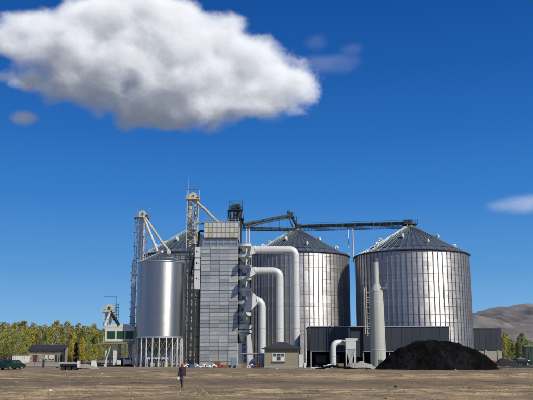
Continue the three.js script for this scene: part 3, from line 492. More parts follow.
{ // blower cabinets and low pipe beside the hut
  const g = thing('fan_cabinet', 'pale blower cabinet under the dryer drums, left of the hut', 'cabinet', GX(252.5, 155), 0, -155);
  rbox(g, 'housing', M.duct, 0, 0.85, 0, 1.5, 1.5, 1.3, 0.06); for (let k = 0; k < 4; k++) box(g, 'grille_bar', M.steel, 0, 0.5 + k * 0.2, 0.66, 1.0, 0.07, 0.04); box(g, 'skid', M.darksteel, 0, 0.08, 0, 1.7, 0.16, 1.4);
  const p = thing('pipe_rack', 'low horizontal pipe rack running from the dryer to the hut', 'pipe rack', GX(256, 154), 0, -156.2);
  rod(p, 'pipe', M.galv, v3(-3, 2.55, 0), v3(3, 2.55, 0), 0.14, PIPE); for (const x of [-2.6, 0.6, 2.7]) box(p, 'post', M.steel, x, 1.2, -0.1, 0.14, 2.4, 0.14);
  const q = thing('control_cabinet', 'blue grey control cabinet standing at the foot of the dryer', 'cabinet', GX(233.6, 149), 0, -149);
  rbox(q, 'housing', M.bluegrey, 0, 1.0, 0, 0.95, 1.8, 0.7, 0.04); box(q, 'door', M.bluegrey, 0, 1.02, 0.365, 0.8, 1.6, 0.03); box(q, 'handle', M.dark, 0.3, 1.0, 0.4, 0.05, 0.2, 0.04); box(q, 'plinth', M.concrete, 0, 0.04, 0, 1.1, 0.12, 0.85);
}

// ---------------------------------------------------------------- conveyor galleries over the silo tops
function gallery(label, a, b, o) {
  const g = thing('conveyor_gallery', label, 'conveyor', a.x, a.y, a.z), d = b.clone().sub(a), L = d.length(), n = Math.round(L / 1.5), dir = d.clone().normalize(), side = v3(-dir.z, 0, dir.x).normalize(), at = (t, y, s) => d.clone().multiplyScalar(t).addScaledVector(side, s).add(v3(0, y, 0));
  const ns = Math.max(3, Math.round(L / 3));
  for (let k = 0; k < ns; k++) { bar(g, 'casing_section', o.casing, at((k + 0.01) / ns, o.y0, 0), at((k + 0.99) / ns, o.y0, 0), o.w, o.h); bar(g, 'casing_flange', o.frame, at(k / ns + 0.001, o.y0, 0), at(k / ns + 0.006, o.y0, 0), o.w + 0.14, o.h + 0.14); }
  if (o.truss) {
    for (const s of [-0.75, 0.75]) {
      bar(g, 'bottom_chord', o.frame, at(0, -0.55, s), at(1, -0.55, s), 0.12); bar(g, 'top_chord', o.frame, at(0, 0.02, s), at(1, 0.02, s), 0.12);
      for (let k = 0; k <= n; k++) bar(g, 'truss_post', o.post, at(k / n, -0.52, s), at(k / n, o.rail && s > 0 ? 1.15 : 0.02, s), 0.07);
      for (let k = 0; k < n; k++) bar(g, 'truss_brace', o.post, at((k + (k % 2)) / n, -0.52, s * 0.99), at((k + 1 - (k % 2)) / n, 0.02, s * 0.99), 0.05);
    }
    if (o.rail) bar(g, 'handrail', o.frame, at(0, 1.15, 0.76), at(1, 1.15, 0.76), 0.05);
    for (let k = 0; k < n; k++) bar(g, 'walkway_slat', o.frame, at((k + 0.5) / n, -0.5, -0.7), at((k + 0.5) / n, -0.5, 0.7), 0.1, 0.05);
  }
  return g;
}
const gA = V(243.5, 227.5, 178), gB = V(298, 228.6, 190), gC = V(411, 225.2, 183);
gallery('dark truss gallery joining the peaks of the two big silos', v3(gB.x - 0.5, gB.y, gB.z), gC, { casing: M.darkgreen, frame: M.dark, post: M.steel, w: 0.7, h: 0.66, y0: 0.5, truss: true, rail: true });
gallery('dark lower truss gallery from the dark elevator to the middle silo peak', gA, v3(gB.x - 0.6, gB.y, gB.z), { casing: M.darksteel, frame: M.dark, post: M.steel, w: 0.5, h: 0.3, y0: -0.05, truss: true });
gallery('inclined dark green conveyor rising from the dark elevator above the lower gallery', V(243.5, 225.3, 178), V(290, 215.6, 188.5), { casing: M.darkgreen, frame: M.darkgreen, post: M.steel, w: 0.6, h: 0.46, y0: 0.1, truss: true });
{ // posts between the two, conveyor head and drop spout
  const g = thing('conveyor_trestle', 'thin dark posts carrying the inclined green conveyor on the lower gallery', 'trestle', gA.x, gA.y, gA.z);
  for (let k = 1; k <= 6; k++) { const t = k / 6.2, lo = gA.clone().lerp(gB, t).sub(gA), hi = V(243.5, 225.3, 178).lerp(V(290, 215.6, 188.5), t).sub(gA); hi.x = lo.x; for (const s of [-0.4, 0.4]) bar(g, 'post', M.dark, lo.clone().add(v3(0, -0.3, s)), hi.clone().add(v3(0, -0.2, s)), 0.08); }
  const h = V(290, 214.6, 188.5), e = thing('drive_unit', 'dark drive head at the top end of the inclined green conveyor', 'drive head', h.x, h.y - 0.6, h.z);
  rbox(e, 'casing', M.darkgreen, 0, 0.6, 0, 1.5, 1.1, 0.9, 0.12, 2); rbox(e, 'motor', M.dark, -0.4, 1.25, 0.1, 0.7, 0.5, 0.5, 0.12, 2); box(e, 'platform', M.dark, 0, -0.02, 0, 2.2, 0.1, 1.6); for (const x of [-1, 1]) box(e, 'rail_post', M.dark, x, 0.55, 0.75, 0.06, 1.1, 0.06);
  spout('drop_spout', 'short dark spout dropping from the green conveyor head to the silo gallery', V(291.5, 216, 188.5), V(297, 227, 189.5), 0.3, M.dark, 2);
  spout('drop_spout', 'short dark spout leaning beside the green conveyor head, left of the gallery end', V(289, 217, 188.2), V(294, 230, 189.3), 0.16, M.steel, 2);
  rbox(thingAt('transfer_box', 'dark transfer box on the peak of the middle silo', 'transfer box', gB.x, gB.y, gB.z), 'casing', M.darksteel, 0, 0.3, 0, 1.6, 1.3, 1.3, 0.08);
  rbox(thingAt('drive_unit', 'dark drive unit at the end of the gallery on the right silo peak', 'drive unit', gC.x - 0.6, gC.y, gC.z), 'casing', M.dark, 0, 0.7, 0, 1.8, 1.2, 1.1, 0.1);
}
function thingAt(n, l, c, x, y, z) { const t = thing(n, l, c, x, y, z); box(t, 'base', M.darksteel, 0, -0.35, 0, 1.2, 0.12, 1.1); return t; }
for (const [px, D, top, foot, label] of [[349.7, 189.2, 228, 257, 'slim white gallery post standing at the eave of the middle silo'], [354.4, 183.5, 228, 257, 'slim white gallery post just left of the right silo eave'], [246.2, 166, 228, 364, 'left one of two slim white gallery posts right of the dryer top'], [248.8, 166.4, 228, 364, 'right one of two slim white gallery posts right of the dryer top']]) {
  const b = V(px, 300, D), y1 = HY(top, D), y0 = foot > 300 ? 0 : HY(foot, D) - 1.2, g = thing('gallery_post', label, 'post', b.x, y0, -D, 0, 'slim white posts under the gallery');
  rod(g, 'shaft', M.white, v3(0, 0, 0), v3(0, y1 - y0, 0), 0.15, PIPE); rod(g, 'collar', M.galv, v3(0, 0.02, 0), v3(0, 0.3, 0), 0.24, PIPE); box(g, 'cap_plate', M.galv, 0, y1 - y0, 0, 0.5, 0.08, 0.5); if (foot < 300) for (const h of [0.15, 0.9]) box(g, 'bracket', M.galv, px > 352 ? 0.4 : -0.4, h, 0, 0.8, 0.1, 0.12);
}

// ---------------------------------------------------------------- dark clad boiler building
{
  const D = 150, xl = GX(310.3, D), xm = GX(363.5, D), xr = GX(450, D), yt = HY(326.3, D), yb = HY(350.6, D), depth = 14, g = thing('boiler_building', 'long dark grey clad building in front of the big silos', 'building', xl, 0, -D);
  const W = xr - xl, wm = xm - xl, r = rng(8);
  // back, sides, roof
  box(g, 'rear_wall', M.clad[0], W / 2, yt / 2, -depth, W, yt, 0.2); box(g, 'end_wall', M.clad[1], 0.1, (yt + yb) / 2, -depth / 2, 0.2, yt - yb, depth - 0.3); box(g, 'end_wall', M.clad[1], W - 0.1, yt / 2, -depth / 2, 0.2, yt, depth - 0.3);
  box(g, 'roof', M.slate, W / 2, yt + 0.06, -depth / 2, W + 0.3, 0.14, depth + 0.3); box(g, 'roof_trim', M.trim, W / 2, yt - 0.02, 0.2, W + 0.34, 0.2, 0.12);
  // front cladding in vertical sheets, open bay at the left foot
  const sheet = (x0, x1, y0, y1, z, m) => rbox(g, 'cladding_panel', m, (x0 + x1) / 2, (y0 + y1) / 2, z, x1 - x0 - 0.03, y1 - y0, 0.1, 0.02);
  const nl = 5; for (let k = 0; k < nl; k++) sheet(k * 7.75 / nl, (k + 1) * 7.75 / nl, yb, yt - 0.12, 0, M.clad[k % 2]);
  sheet(7.8, wm, yb - 1.2, yt - 0.12, -0.5, M.clad[2]);
  const nr = 9; for (let k = 0; k < nr; k++) { const a = wm + (W - wm) * k / nr, b = wm + (W - wm) * (k + 1) / nr; sheet(a, b, yb - 0.1, yt - 0.12, 0.1, k === 3 ? M.clad[2] : M.clad[(k + 1) % 2]); }
  box(g, 'sill_trim', M.trim, 3.9, yb - 0.06, 0.02, 7.8, 0.12, 0.16); box(g, 'sill_trim', M.trim, (wm + W) / 2, yb - 0.16, 0.12, W - wm, 0.12, 0.16);
  for (const x of [0.15, 3.9, 7.7, wm, wm + 5, wm + 10, W - 0.2]) box(g, 'column', M.trim, x, yb / 2 - 0.06, -0.15, 0.24, yb - 0.12, 0.24);
  box(g, 'inner_wall', M.black, W / 2, yb / 2, -6, W - 0.5, yb, 0.2); box(g, 'floor_slab', M.concrete, W / 2, 0.04, -depth / 2, W - 0.3, 0.1, depth - 0.4);
  for (let k = 0; k < 2; k++) rbox(g, 'hopper_box', M.darksteel, 2.2 + k * 2.6, 1.6, -2.5, 1.9, 1.4, 1.6, 0.08);
  // second building far right
  const D2 = 192, x0 = GX(469, D2), x1 = GX(502.3, D2), t2 = HY(328.8, D2), b2 = HY(350, D2), h = thing('storage_building', 'dark grey box shaped building on a white base, right of the right silo', 'building', (x0 + x1) / 2, 0, -D2 - 5), w2 = x1 - x0;
  box(h, 'base_wall', M.concrete, 0, b2 / 2, 0, w2 - 0.2, b2, 10); box(h, 'core', M.clad[0], 0, (b2 + t2) / 2, 0, w2 - 0.12, t2 - b2, 10.2);
  for (let k = 0; k < 6; k++) rbox(h, 'cladding_panel', M.clad[k % 3], -w2 / 2 + (k + 0.5) * w2 / 6, (b2 + t2) / 2, 5.14, w2 / 6 - 0.03, t2 - b2, 0.1, 0.02);
  box(h, 'parapet', M.dark, 0, t2 + 0.06, 0, w2 + 0.2, 0.22, 10.5); box(h, 'wall_lamp', M.black, -w2 / 2 + 0.75, HY(338, D2), 5.3, 0.5, 1.3, 0.25);
  for (let k = 0; k < 3; k++) box(h, 'base_pier', M.concrete, -w2 / 2 + 1 + k * (w2 - 2) / 2, b2 / 2, 5.05, 0.5, b2 - 0.04, 0.24);
  const d = thing('fuel_drum', 'small red drum standing against the white base of the dark box building', 'drum', GX(493, 184), 0, -184); add(d, 'body', new THREE.CylinderGeometry(0.42, 0.42, 0.95, 20), M.red, 0, 0.5, 0); for (const y of [0.03, 0.35, 0.65, 0.96]) add(d, 'hoop', new THREE.TorusGeometry(0.425, 0.03, 6, 24).rotateX(Math.PI / 2), M.red, 0, y, 0);
}

// ---------------------------------------------------------------- chimney
{
  const D = 144, x = GX(378, D), g = thing('chimney', 'tall white steel chimney with a narrow upper pipe and ladder', 'chimney', x, 0, -D), s = D / 770;
  const y = (p) => HY(p, D), prof = [[1.46, 0], [1.40, 3], [1.28, y(310)], [1.17, y(291)], [1.12, y(290.2)], [0.72, y(285)], [0.64, y(284)], [0.60, y(275)], [0.56, y(261)]];
  add(g, 'shaft', new THREE.LatheGeometry(prof.map(([a, b]) => new THREE.Vector2(a, b)), 48), std(0.56, 0.575, 0.52, 0.65, 0, { map: STREAK }));
  add(g, 'rim', new THREE.CylinderGeometry(0.66, 0.6, 0.7, 24, 1, true), M.steel, 0, y(260.5), 0); add(g, 'soot_lining', new THREE.CircleGeometry(0.55, 24).rotateX(-Math.PI / 2), M.black, 0, y(261.2), 0);
  for (const p of [350, 338, 326, 314, 302, 291.5]) { const h = y(p), rr = 1.46 - (1.46 - 1.17) * h / y(291); add(g, 'weld_band', new THREE.TorusGeometry(rr + 0.004, 0.035, 6, 48).rotateX(Math.PI / 2), M.duct, 0, h, 0); }
  add(g, 'base_flange', new THREE.CylinderGeometry(1.75, 1.75, 0.18, 40), M.concrete, 0, 0.09, 0);
  const lx = -1.85; for (const z of [-0.22, 0.22]) box(g, 'ladder_rail', M.cream, lx, (y(288) + y(336)) / 2, z + 0.2, 0.08, y(288) - y(336), 0.08);
  for (let h = y(336); h < y(288); h += 0.5) box(g, 'ladder_rung', M.cream, lx, h, 0.2, 0.06, 0.06, 0.44);
  for (let h = y(334); h < y(288); h += 0.95) { const c = add(g, 'cage_hoop', new THREE.TorusGeometry(0.42, 0.04, 5, 18, Math.PI).rotateX(Math.PI / 2).rotateY(Math.PI / 2), M.cream, lx - 0.02, h, 0.2); }
  for (const z of [-0.2, 0.2, 0.6]) box(g, 'cage_strap', M.cream, lx - 0.36, (y(288) + y(334)) / 2, z, 0.06, y(288) - y(334), 0.06);
  for (let h = y(333); h < y(289); h += 3) bar(g, 'ladder_bracket', M.galv, v3(lx, h, 0.2), v3(-1.0, h, 0.2), 0.08);
  box(g, 'platform', M.creamdark, 1.35, y(288.5), 0.3, 1.1, 0.12, 1.3); for (const z of [-0.3, 0.3, 0.9]) box(g, 'rail_post', M.creamdark, 1.85, y(288.5) + 0.5, z, 0.06, 1.0, 0.06); box(g, 'handrail', M.creamdark, 1.86, y(288.5) + 0.98, 0.3, 0.06, 0.06, 1.3); bar(g, 'platform_brace', M.creamdark, v3(1.1, y(292), 0.3), v3(1.8, y(288.8), 0.3), 0.1);
  box(g, 'access_door', M.steel, 0.2, 0.95, 1.42, 0.7, 1.1, 0.1);
  // breeching box and pipe stubs right of the foot
  const q = thing('inlet_valve', 'small white valve fitting right of the chimney foot', 'valve', GX(387, 143), 0, -143); add(q, 'body', new THREE.SphereGeometry(0.42, 16, 12), M.white, 0, 1.35, 0); rod(q, 'stand', M.galv, v3(0, 0, 0), v3(0, 1.1, 0), 0.12); rod(q, 'handle', M.white, v3(0, 1.8, 0), v3(1.1, 1.85, 0), 0.06);
}
{ // dust collector and bent duct
  const D = 143, g = thing('dust_collector', 'pale box dust collector on thin legs with a funnel bottom', 'dust collector', GX(350.5, D), 0, -D), y0 = HY(349.5, D), y1 = HY(338.3, D), w = 1.75;
  rbox(g, 'housing', M.duct, 0, (y0 + y1) / 2, 0, w, y1 - y0, 1.5, 0.04); box(g, 'top_flange', M.duct, 0, y1 + 0.02, 0, w + 0.12, 0.12, 1.6); box(g, 'seam', M.galv, 0, y1 - 0.5, 0, w + 0.03, 0.06, 1.53);
  add(g, 'funnel', hull8([[-0.2, 0.75, -0.2], [0.2, 0.75, -0.2], [0.2, 0.75, 0.2], [-0.2, 0.75, 0.2]], [[-0.8, y0, -0.7], [0.8, y0, -0.7], [0.8, y0, 0.7], [-0.8, y0, 0.7]]), M.funnel);
  for (const x of [-0.82, 0.82]) for (const z of [-0.68, 0.68]) box(g, 'leg', M.duct, x, y0 / 2, z, 0.12, y0, 0.12);
  rbox(g, 'ash_bin', M.white, 0.1, 0.36, 0.2, 0.7, 0.72, 0.6, 0.05); rbox(g, 'valve', M.white, w / 2 + 0.2, y1 - 0.2, 0.4, 0.36, 0.4, 0.4, 0.08, 2); bar(g, 'brace', M.duct, v3(-0.8, 0.2, 0.72), v3(0.8, y0 - 0.1, 0.72), 0.06); bar(g, 'brace', M.duct, v3(0.8, 0.2, 0.7), v3(-0.8, y0 - 0.1, 0.7), 0.06);
  const p = thing('bent_duct', 'thick white duct bending over like a cane before the dark building', 'duct', GX(333.2, 143.5), 0, -143.5), h = HY(342.3, 143.5);
  add(p, 'pipe', sweep([v3(0, 0.02, 0), v3(0, h, 0), v3(1.9, h, -0.8), v3(2.6, h - 0.1, -3.2)], 0.52, 1.15, 60, 24), M.duct); for (const y of [0.9, 2.1]) add(p, 'seam_ring', new THREE.TorusGeometry(0.53, 0.04, 6, 24).rotateX(Math.PI / 2), M.duct, 0, y, 0); add(p, 'base_flange', new THREE.CylinderGeometry(0.75, 0.75, 0.12, 24), M.galv, 0, 0.06, 0);
}

// ---------------------------------------------------------------- heaps
function heap(name, label, x, z, peaks, size, cell, rough, m, seed, cat = 'heap', lumps = 0, lm) {
  const [w, d] = size, nx = Math.round(w / cell), nz = Math.round(d / cell), pos = [], uv = [], idx = [];
  const H = (a, b) => { let h = 0; for (const [px, pz, ph, sl] of peaks) { const q = ph - sl * (Math.sqrt((a - px) ** 2 + ((b - pz) * 1.05) ** 2 + ph * ph * 0.09) - ph * 0.3); h = Math.max(h, q) + (h > -9 && q > -9 ? 0.18 * Math.exp(-Math.abs(h - q) * 2.2) * (h > 0.3 && q > 0.3 ? 1 : 0) : 0); } const n = rough * (fbm(a * 0.4 + seed, b * 0.4, seed, 4) * 1.1 + 0.55 * fbm(a * 2.2, b * 2.2, seed + 3, 4)); return h > 0 ? h + n * clamp(h * 1.6) : -0.15; };
  for (let j = 0; j <= nz; j++) for (let i = 0; i <= nx; i++) { const a = (i / nx - 0.5) * w, b = (j / nz - 0.5) * d; pos.push(a, H(a, b), b); uv.push(a / 9, b / 9); }
  for (let j = 0; j < nz; j++) for (let i = 0; i < nx; i++) { const a = j * (nx + 1) + i, b = a + 1, c = a + nx + 1, e = c + 1; if (Math.max(pos[a * 3 + 1], pos[b * 3 + 1], pos[c * 3 + 1], pos[e * 3 + 1]) < -0.1) continue; idx.push(a, c, b, b, c, e); }
  const g = new THREE.BufferGeometry(); g.setAttribute('position', new THREE.Float32BufferAttribute(pos, 3)); g.setAttribute('uv', new THREE.Float32BufferAttribute(uv, 2)); g.setIndex(idx); g.computeVertexNormals();
  const t = thing(name, label, cat, x, 0, z); add(t, 'mound', g, m);
  if (lumps) {
    const r = rng(seed * 7 + 1), lg = new THREE.DodecahedronGeometry(1, 0), im = new THREE.InstancedMesh(lg, lm || m, lumps), q = new THREE.Quaternion(), e = new THREE.Euler(); let k = 0;
    for (let n = 0; n < lumps * 30 && k < lumps; n++) { const a = (r() - 0.5) * w * 1.08, b = (r() - 0.5) * d * 1.08, h = H(a, b); if (h < 0 && r() > 0.12) continue; const s = 0.025 + 0.075 * r() ** 5; e.set(r() * 6, r() * 6, r() * 6); im.setMatrixAt(k++, new THREE.Matrix4().compose(v3(a, Math.max(h, 0) + s * 0.3, b), q.setFromEuler(e), v3(s * 1.3, s, s))); }
    im.count = k; im.name = 'lumps'; im.userData.kind = 'stuff'; im.castShadow = im.receiveShadow = true; t.add(im);
  }
  return t;
}
heap('coal_heap', 'big black coal heap in front of the dark building', GX(437, 133), -133, [[-3.4, 0, 4.55, 0.80], [-1.6, 0.4, 4.5, 0.8], [1.2, -0.3, 4.3, 0.8], [3.6, 0.2, 4.15, 0.8], [-5.4, 0.4, 3.5, 0.8], [5.0, 0.4, 3.5, 0.82], [6.4, 0.7, 2.2, 0.7], [-1.0, 0, 4.6, 0.8], [2.4, 0, 4.3, 0.8]], [26, 19], 0.11, 0.5, M.coal, 3, 'coal heap', 2200);
heap('coal_heap', 'low black spill of coal below the bent duct', GX(337, 136), -136.5, [[-0.6, 0, 0.75, 0.3], [1.6, 0.2, 0.5, 0.28], [-2.4, 0.3, 0.3, 0.2]], [8.5, 3.4], 0.1, 0.22, M.coal, 9, 'coal heap', 500);
heap('sand_heap', 'pale grey sand heap left of the chimney foot', GX(361, 140), -140, [[0, 0, 1.15, 0.5], [-1.5, 0.2, 0.9, 0.5], [1.2, 0, 0.7, 0.4]], [6, 4], 0.12, 0.15, M.concrete, 5, 'heap');
heap('sand_heap', 'pale sand heap beyond the trailer, right of the yellow poplars', GX(86.5, 138), -138, [[0, 0, 0.95, 0.42], [-1.2, 0, 0.6, 0.4]], [5, 4], 0.12, 0.12, std(0.34, 0.31, 0.25, 1, 0, { map: GRIME }), 6, 'heap');
heap('dirt_heap', 'dark spoil bank sloping beside the box building on the right', GX(502, 172), -172, [[0, 0, 1.7, 0.75], [1.0, 0, 1.1, 0.6], [2.0, 0.3, 0.7, 0.4]], [7, 5], 0.15, 0.3, std(0.02, 0.019, 0.019, 1), 12, 'heap');
heap('dirt_heap', 'long low dark bank of earth at the right edge', GX(524, 150), -150, [[-4, 0, 0.3, 0.15], [-2, 0, 0.4, 0.2], [0, 0, 0.45, 0.2], [3, 0, 0.5, 0.2], [6, 0, 0.5, 0.2], [9, 0, 0.5, 0.2]], [24, 5], 0.18, 0.25, std(0.028, 0.026, 0.025, 1), 15, 'heap');

// ---------------------------------------------------------------- hut with hip roof
{
  const D = 150, xl = GX(264.6, D), xr = GX(299, D), w = xr - xl, d = 5.2, h = HY(349.3, D), ya = HY(341.8, D), g = thing('hut', 'small beige hut with dark hip roof and one barred window', 'hut', (xl + xr) / 2, 0, -D - d / 2);
  box(g, 'wall', M.plaster, 0, h / 2, 0, w, h, d); box(g, 'plinth', M.concrete, 0, 0.15, 0, w + 0.12, 0.3, d + 0.12);
  const o = 0.5, y = h + 0.02, W = w / 2 + o, Dd = d / 2 + o, rl = 0.6; box(g, 'eave_board', M.slate, 0, h + 0.06, 0, 2 * W, 0.16, 2 * Dd);
  add(g, 'roof', hull8([[-W, y + 0.13, Dd], [W, y + 0.13, Dd], [W, y + 0.13, -Dd], [-W, y + 0.13, -Dd]], [[-rl, ya, 0.02], [rl, ya, 0.02], [rl, ya, -0.02], [-rl, ya, -0.02]]), M.slate);
  const wx = -0.62, wy = h * 0.57, win = box(g, 'window', M.glass, wx, wy, d / 2 + 0.005, 2.3, 1.45, 0.06); win.scale.set(1, 1, 1); win.geometry = new THREE.BoxGeometry(2.3, 1.45, 0.06);
  for (const x of [-1.15, -0.4, 0.4, 1.15]) box(win, 'frame', M.white, x, 0, 0.06, 0.11, 1.5, 0.08); for (const yy of [-0.72, 0.18, 0.72]) box(win, 'frame', M.white, 0, yy, 0.055, 2.4, 0.1, 0.08); box(win, 'sill', M.concrete, 0, -0.84, 0.1, 2.6, 0.12, 0.26);
  for (const x of [-0.8, 0.75]) box(win, 'curtain', M.sack, x, -0.3, 0.035, 0.55, 0.75, 0.01);
  box(g, 'door', M.white, w / 2 + 0.02, 1.1, 0.6, 0.07, 2.1, 0.95); box(g, 'downpipe', M.galv, w / 2 - 0.05, h / 2, d / 2 + 0.06, 0.09, h, 0.09);
  const p = thing('porch_panel', 'narrow white panel standing just right of the hut', 'panel', GX(301.2, 150), 0, -150.5); box(p, 'board', M.white, 0, 1.25, 0, 0.75, 2.4, 0.12); box(p, 'foot', M.galv, 0, 0.05, 0, 0.9, 0.1, 0.5);
  const q = thing('marker_post', 'short white post in the yard right of the hut', 'post', GX(304.5, 146), 0, -146); rod(q, 'shaft', M.white, v3(0, 0, 0), v3(0, 0.75, 0), 0.17, PIPE); add(q, 'cap', new THREE.SphereGeometry(0.19, 12, 8), M.white, 0, 0.75, 0);
}

// ---------------------------------------------------------------- receiving station on the left
{
  const D = 160.5, xl = GX(103.8, D), xr = GX(133.5, D), w = xr - xl, y0 = HY(341.5, D), y1 = HY(326.8, D), d = 5, cx = (xl + xr) / 2, g = thing('receiving_station', 'raised white cleaning house with green panels on posts', 'building', cx, 0, -D - d / 2);
  rbox(g, 'body', M.white, 0, (y0 + y1) / 2, 0, w, y1 - y0, d, 0.08, 2);
  const arc = []; for (let i = 0; i <= 12; i++) { const a = Math.PI * i / 12; arc.push([Math.cos(a) * w * 0.5, Math.sin(a) * 0.55]); } add(g, 'roof', prism(arc, d + 0.1), M.white, 0, y1 - 0.02, 0);
  for (const [a, b] of [[106.3, 114.4], [116, 123.8], [125, 133]]) { const x0 = GX(a, D) - cx, x1 = GX(b, D) - cx, ya = HY(338.8, D), yb = HY(331.2, D); const p = rbox(g, 'green_panel', M.green, (x0 + x1) / 2, (ya + yb) / 2, d / 2 + 0.02, x1 - x0, yb - ya, 0.1, 0.03); for (let k = 1; k < 4; k++) box(p, 'rib', M.green, -(x1 - x0) / 2 + k * (x1 - x0) / 4, 0, 0.06, 0.07, yb - ya - 0.1, 0.05); }
  const yp = HY(343.2, D); box(g, 'platform', M.cream, -0.6, yp, 0.3, w + 1.0, 0.22, d + 1.4); box(g, 'platform_edge', M.creamdark, -0.6, yp - 0.02, d / 2 + 1.02, w + 1.0, 0.26, 0.06);
  for (const p of [106, 114.9, 124.5, 133]) for (const z of [d / 2 - 0.2, -d / 2 + 0.3]) box(g, 'post', M.white, GX(p, D) - cx, yp / 2, z, p === 114.9 ? 0.6 : 0.32, yp, 0.32);
  bar(g, 'stair_stringer', M.white, v3(GX(105, D) - cx, 0, d / 2 + 0.5), v3(GX(112, D) - cx, yp, d / 2 + 0.5), 0.14); bar(g, 'brace', M.galv, v3(GX(133, D) - cx, 0.2, d / 2 - 0.2), v3(GX(124.5, D) - cx, yp, d / 2 - 0.2), 0.14); bar(g, 'brace', M.galv, v3(GX(107, D) - cx, 0.2, -d / 2 + 0.3), v3(GX(114, D) - cx, yp, -d / 2 + 0.3), 0.12);
  for (let i = 0; i <= 8; i++) box(g, 'rail_post', M.cream, -w / 2 - 1 + i * 1.0, yp + 0.55, d / 2 + 0.95, 0.05, 1.0, 0.05); 
  // tower
  const T = 161.8, tx = GX(108.6, T, 312), B = y1 + 0.2, H = HY(312, T) - B, t = thing('bucket_elevator', 'short cream bucket elevator head standing on the white cleaning house at left', 'elevator', tx, B, -T, 0, 'bucket elevator towers');
  for (const a of [-0.85, 0.85]) for (const b of [-0.7, 0.7]) box(t, 'post', M.white, a, H / 2, b, 0.12, H, 0.12);
  for (let k = 0; k < 2; k++) { const ya = k * H / 2, yb = (k + 1) * H / 2; for (const z of [-0.7, 0.7]) { bar(t, 'brace', M.galv, v3(k % 2 ? -0.85 : 0.85, ya, z), v3(k % 2 ? 0.85 : -0.85, yb, z), 0.08); bar(t, 'crossbar', M.white, v3(-0.85, yb, z), v3(0.85, yb, z), 0.09); } }
  box(t, 'platform', M.cream, 0, H, 0, 2.7, 0.12, 2.2); for (const x of [-1.3, -0.6, 0, 0.6, 1.3]) for (const z of [-1.05, 1.05]) box(t, 'rail_post', M.cream, x, H + 0.55, z, 0.06, 1.1, 0.06); for (const h of [0.55, 1.1]) for (const z of [-1.05, 1.07]) box(t, 'handrail', M.cream, 0, H + h, z, 2.7, 0.06, 0.06);
  const pts = []; for (let i = 0; i <= 12; i++) { const a = Math.PI * i / 12; pts.push([Math.cos(a) * 0.75, 0.7 + Math.sin(a) * 0.75]); } pts.push([-0.7, 0], [0.7, 0]); const hd = add(t, 'head_casing', prism(pts, 0.8, 0.04), M.cream, 0.1, H + 0.1, 0); add(hd, 'pulley_cover', new THREE.CylinderGeometry(0.35, 0.35, 0.2, 16).rotateX(Math.PI / 2), M.darksteel, 0.1, 0.7, 0.48);
  box(t, 'hoist_post', M.steel, 1.35, H + 1.6, -0.3, 0.12, 3.2, 0.12); box(t, 'hoist_beam', M.steel, 0.2, H + 3.15, -0.3, 2.6, 0.12, 0.12); for (const q of [-1, 1]) box(t, 'trunk', M.white, q * 0.35, H / 2, 0, 0.4, H, 0.5);
  spout('grain_spout', 'white spout leaning left below the short cream elevator head', v3(tx + 0.5, B + H - 0.1, -T + 1.0), v3(tx - 0.45, B + 0.1, -T + 1.2), 0.28, M.white, 2);
  spout('grain_spout', 'black spout leaning right below the short cream elevator head', v3(tx + 0.6, B + H, -T + 0.9), v3(tx + 2.4, B + 0.1, -T + 1.1), 0.34, M.black, 2);
  const lad = thing('cage_ladder', 'thin caged ladder right of the short cream elevator head', 'ladder', tx + 1.75, B, -T - 0.3); for (const x of [-0.22, 0.22]) box(lad, 'rail', M.steel, x, 2.4, 0, 0.06, 4.8, 0.06); for (let k = 0; k < 9; k++) box(lad, 'rung', M.steel, 0, 0.25 + k * 0.5, 0, 0.5, 0.05, 0.05); for (let k = 0; k < 6; k++) add(lad, 'cage_hoop', new THREE.TorusGeometry(0.4, 0.03, 5, 16).rotateX(Math.PI / 2), M.steel, 0, 1.0 + k * 0.7, 0.3);
  // machinery under the platform
  const m = thing('intake_hopper', 'dark intake pit machinery under the raised cleaning house', 'machine', GX(122, 161), 0, -162); add(m, 'hopper', hull8([[-1, 0.3, -0.8], [1.6, 0.3, -0.8], [1.6, 0.3, 0.8], [-1, 0.3, 0.8]], [[-2, 1.7, -1.2], [2.2, 1.7, -1.2], [2.2, 1.7, 1.2], [-2, 1.7, 1.2]]), M.darksteel); box(m, 'base', M.black, 0, 0.17, 0.1, 5, 0.3, 3); rbox(m, 'motor', M.white, 1.4, 0.95, 1.5, 1.3, 0.9, 0.7, 0.15, 2); rbox(m, 'gearbox', M.duct, -0.5, 0.8, 1.5, 0.9, 0.8, 0.7, 0.12, 2);
}

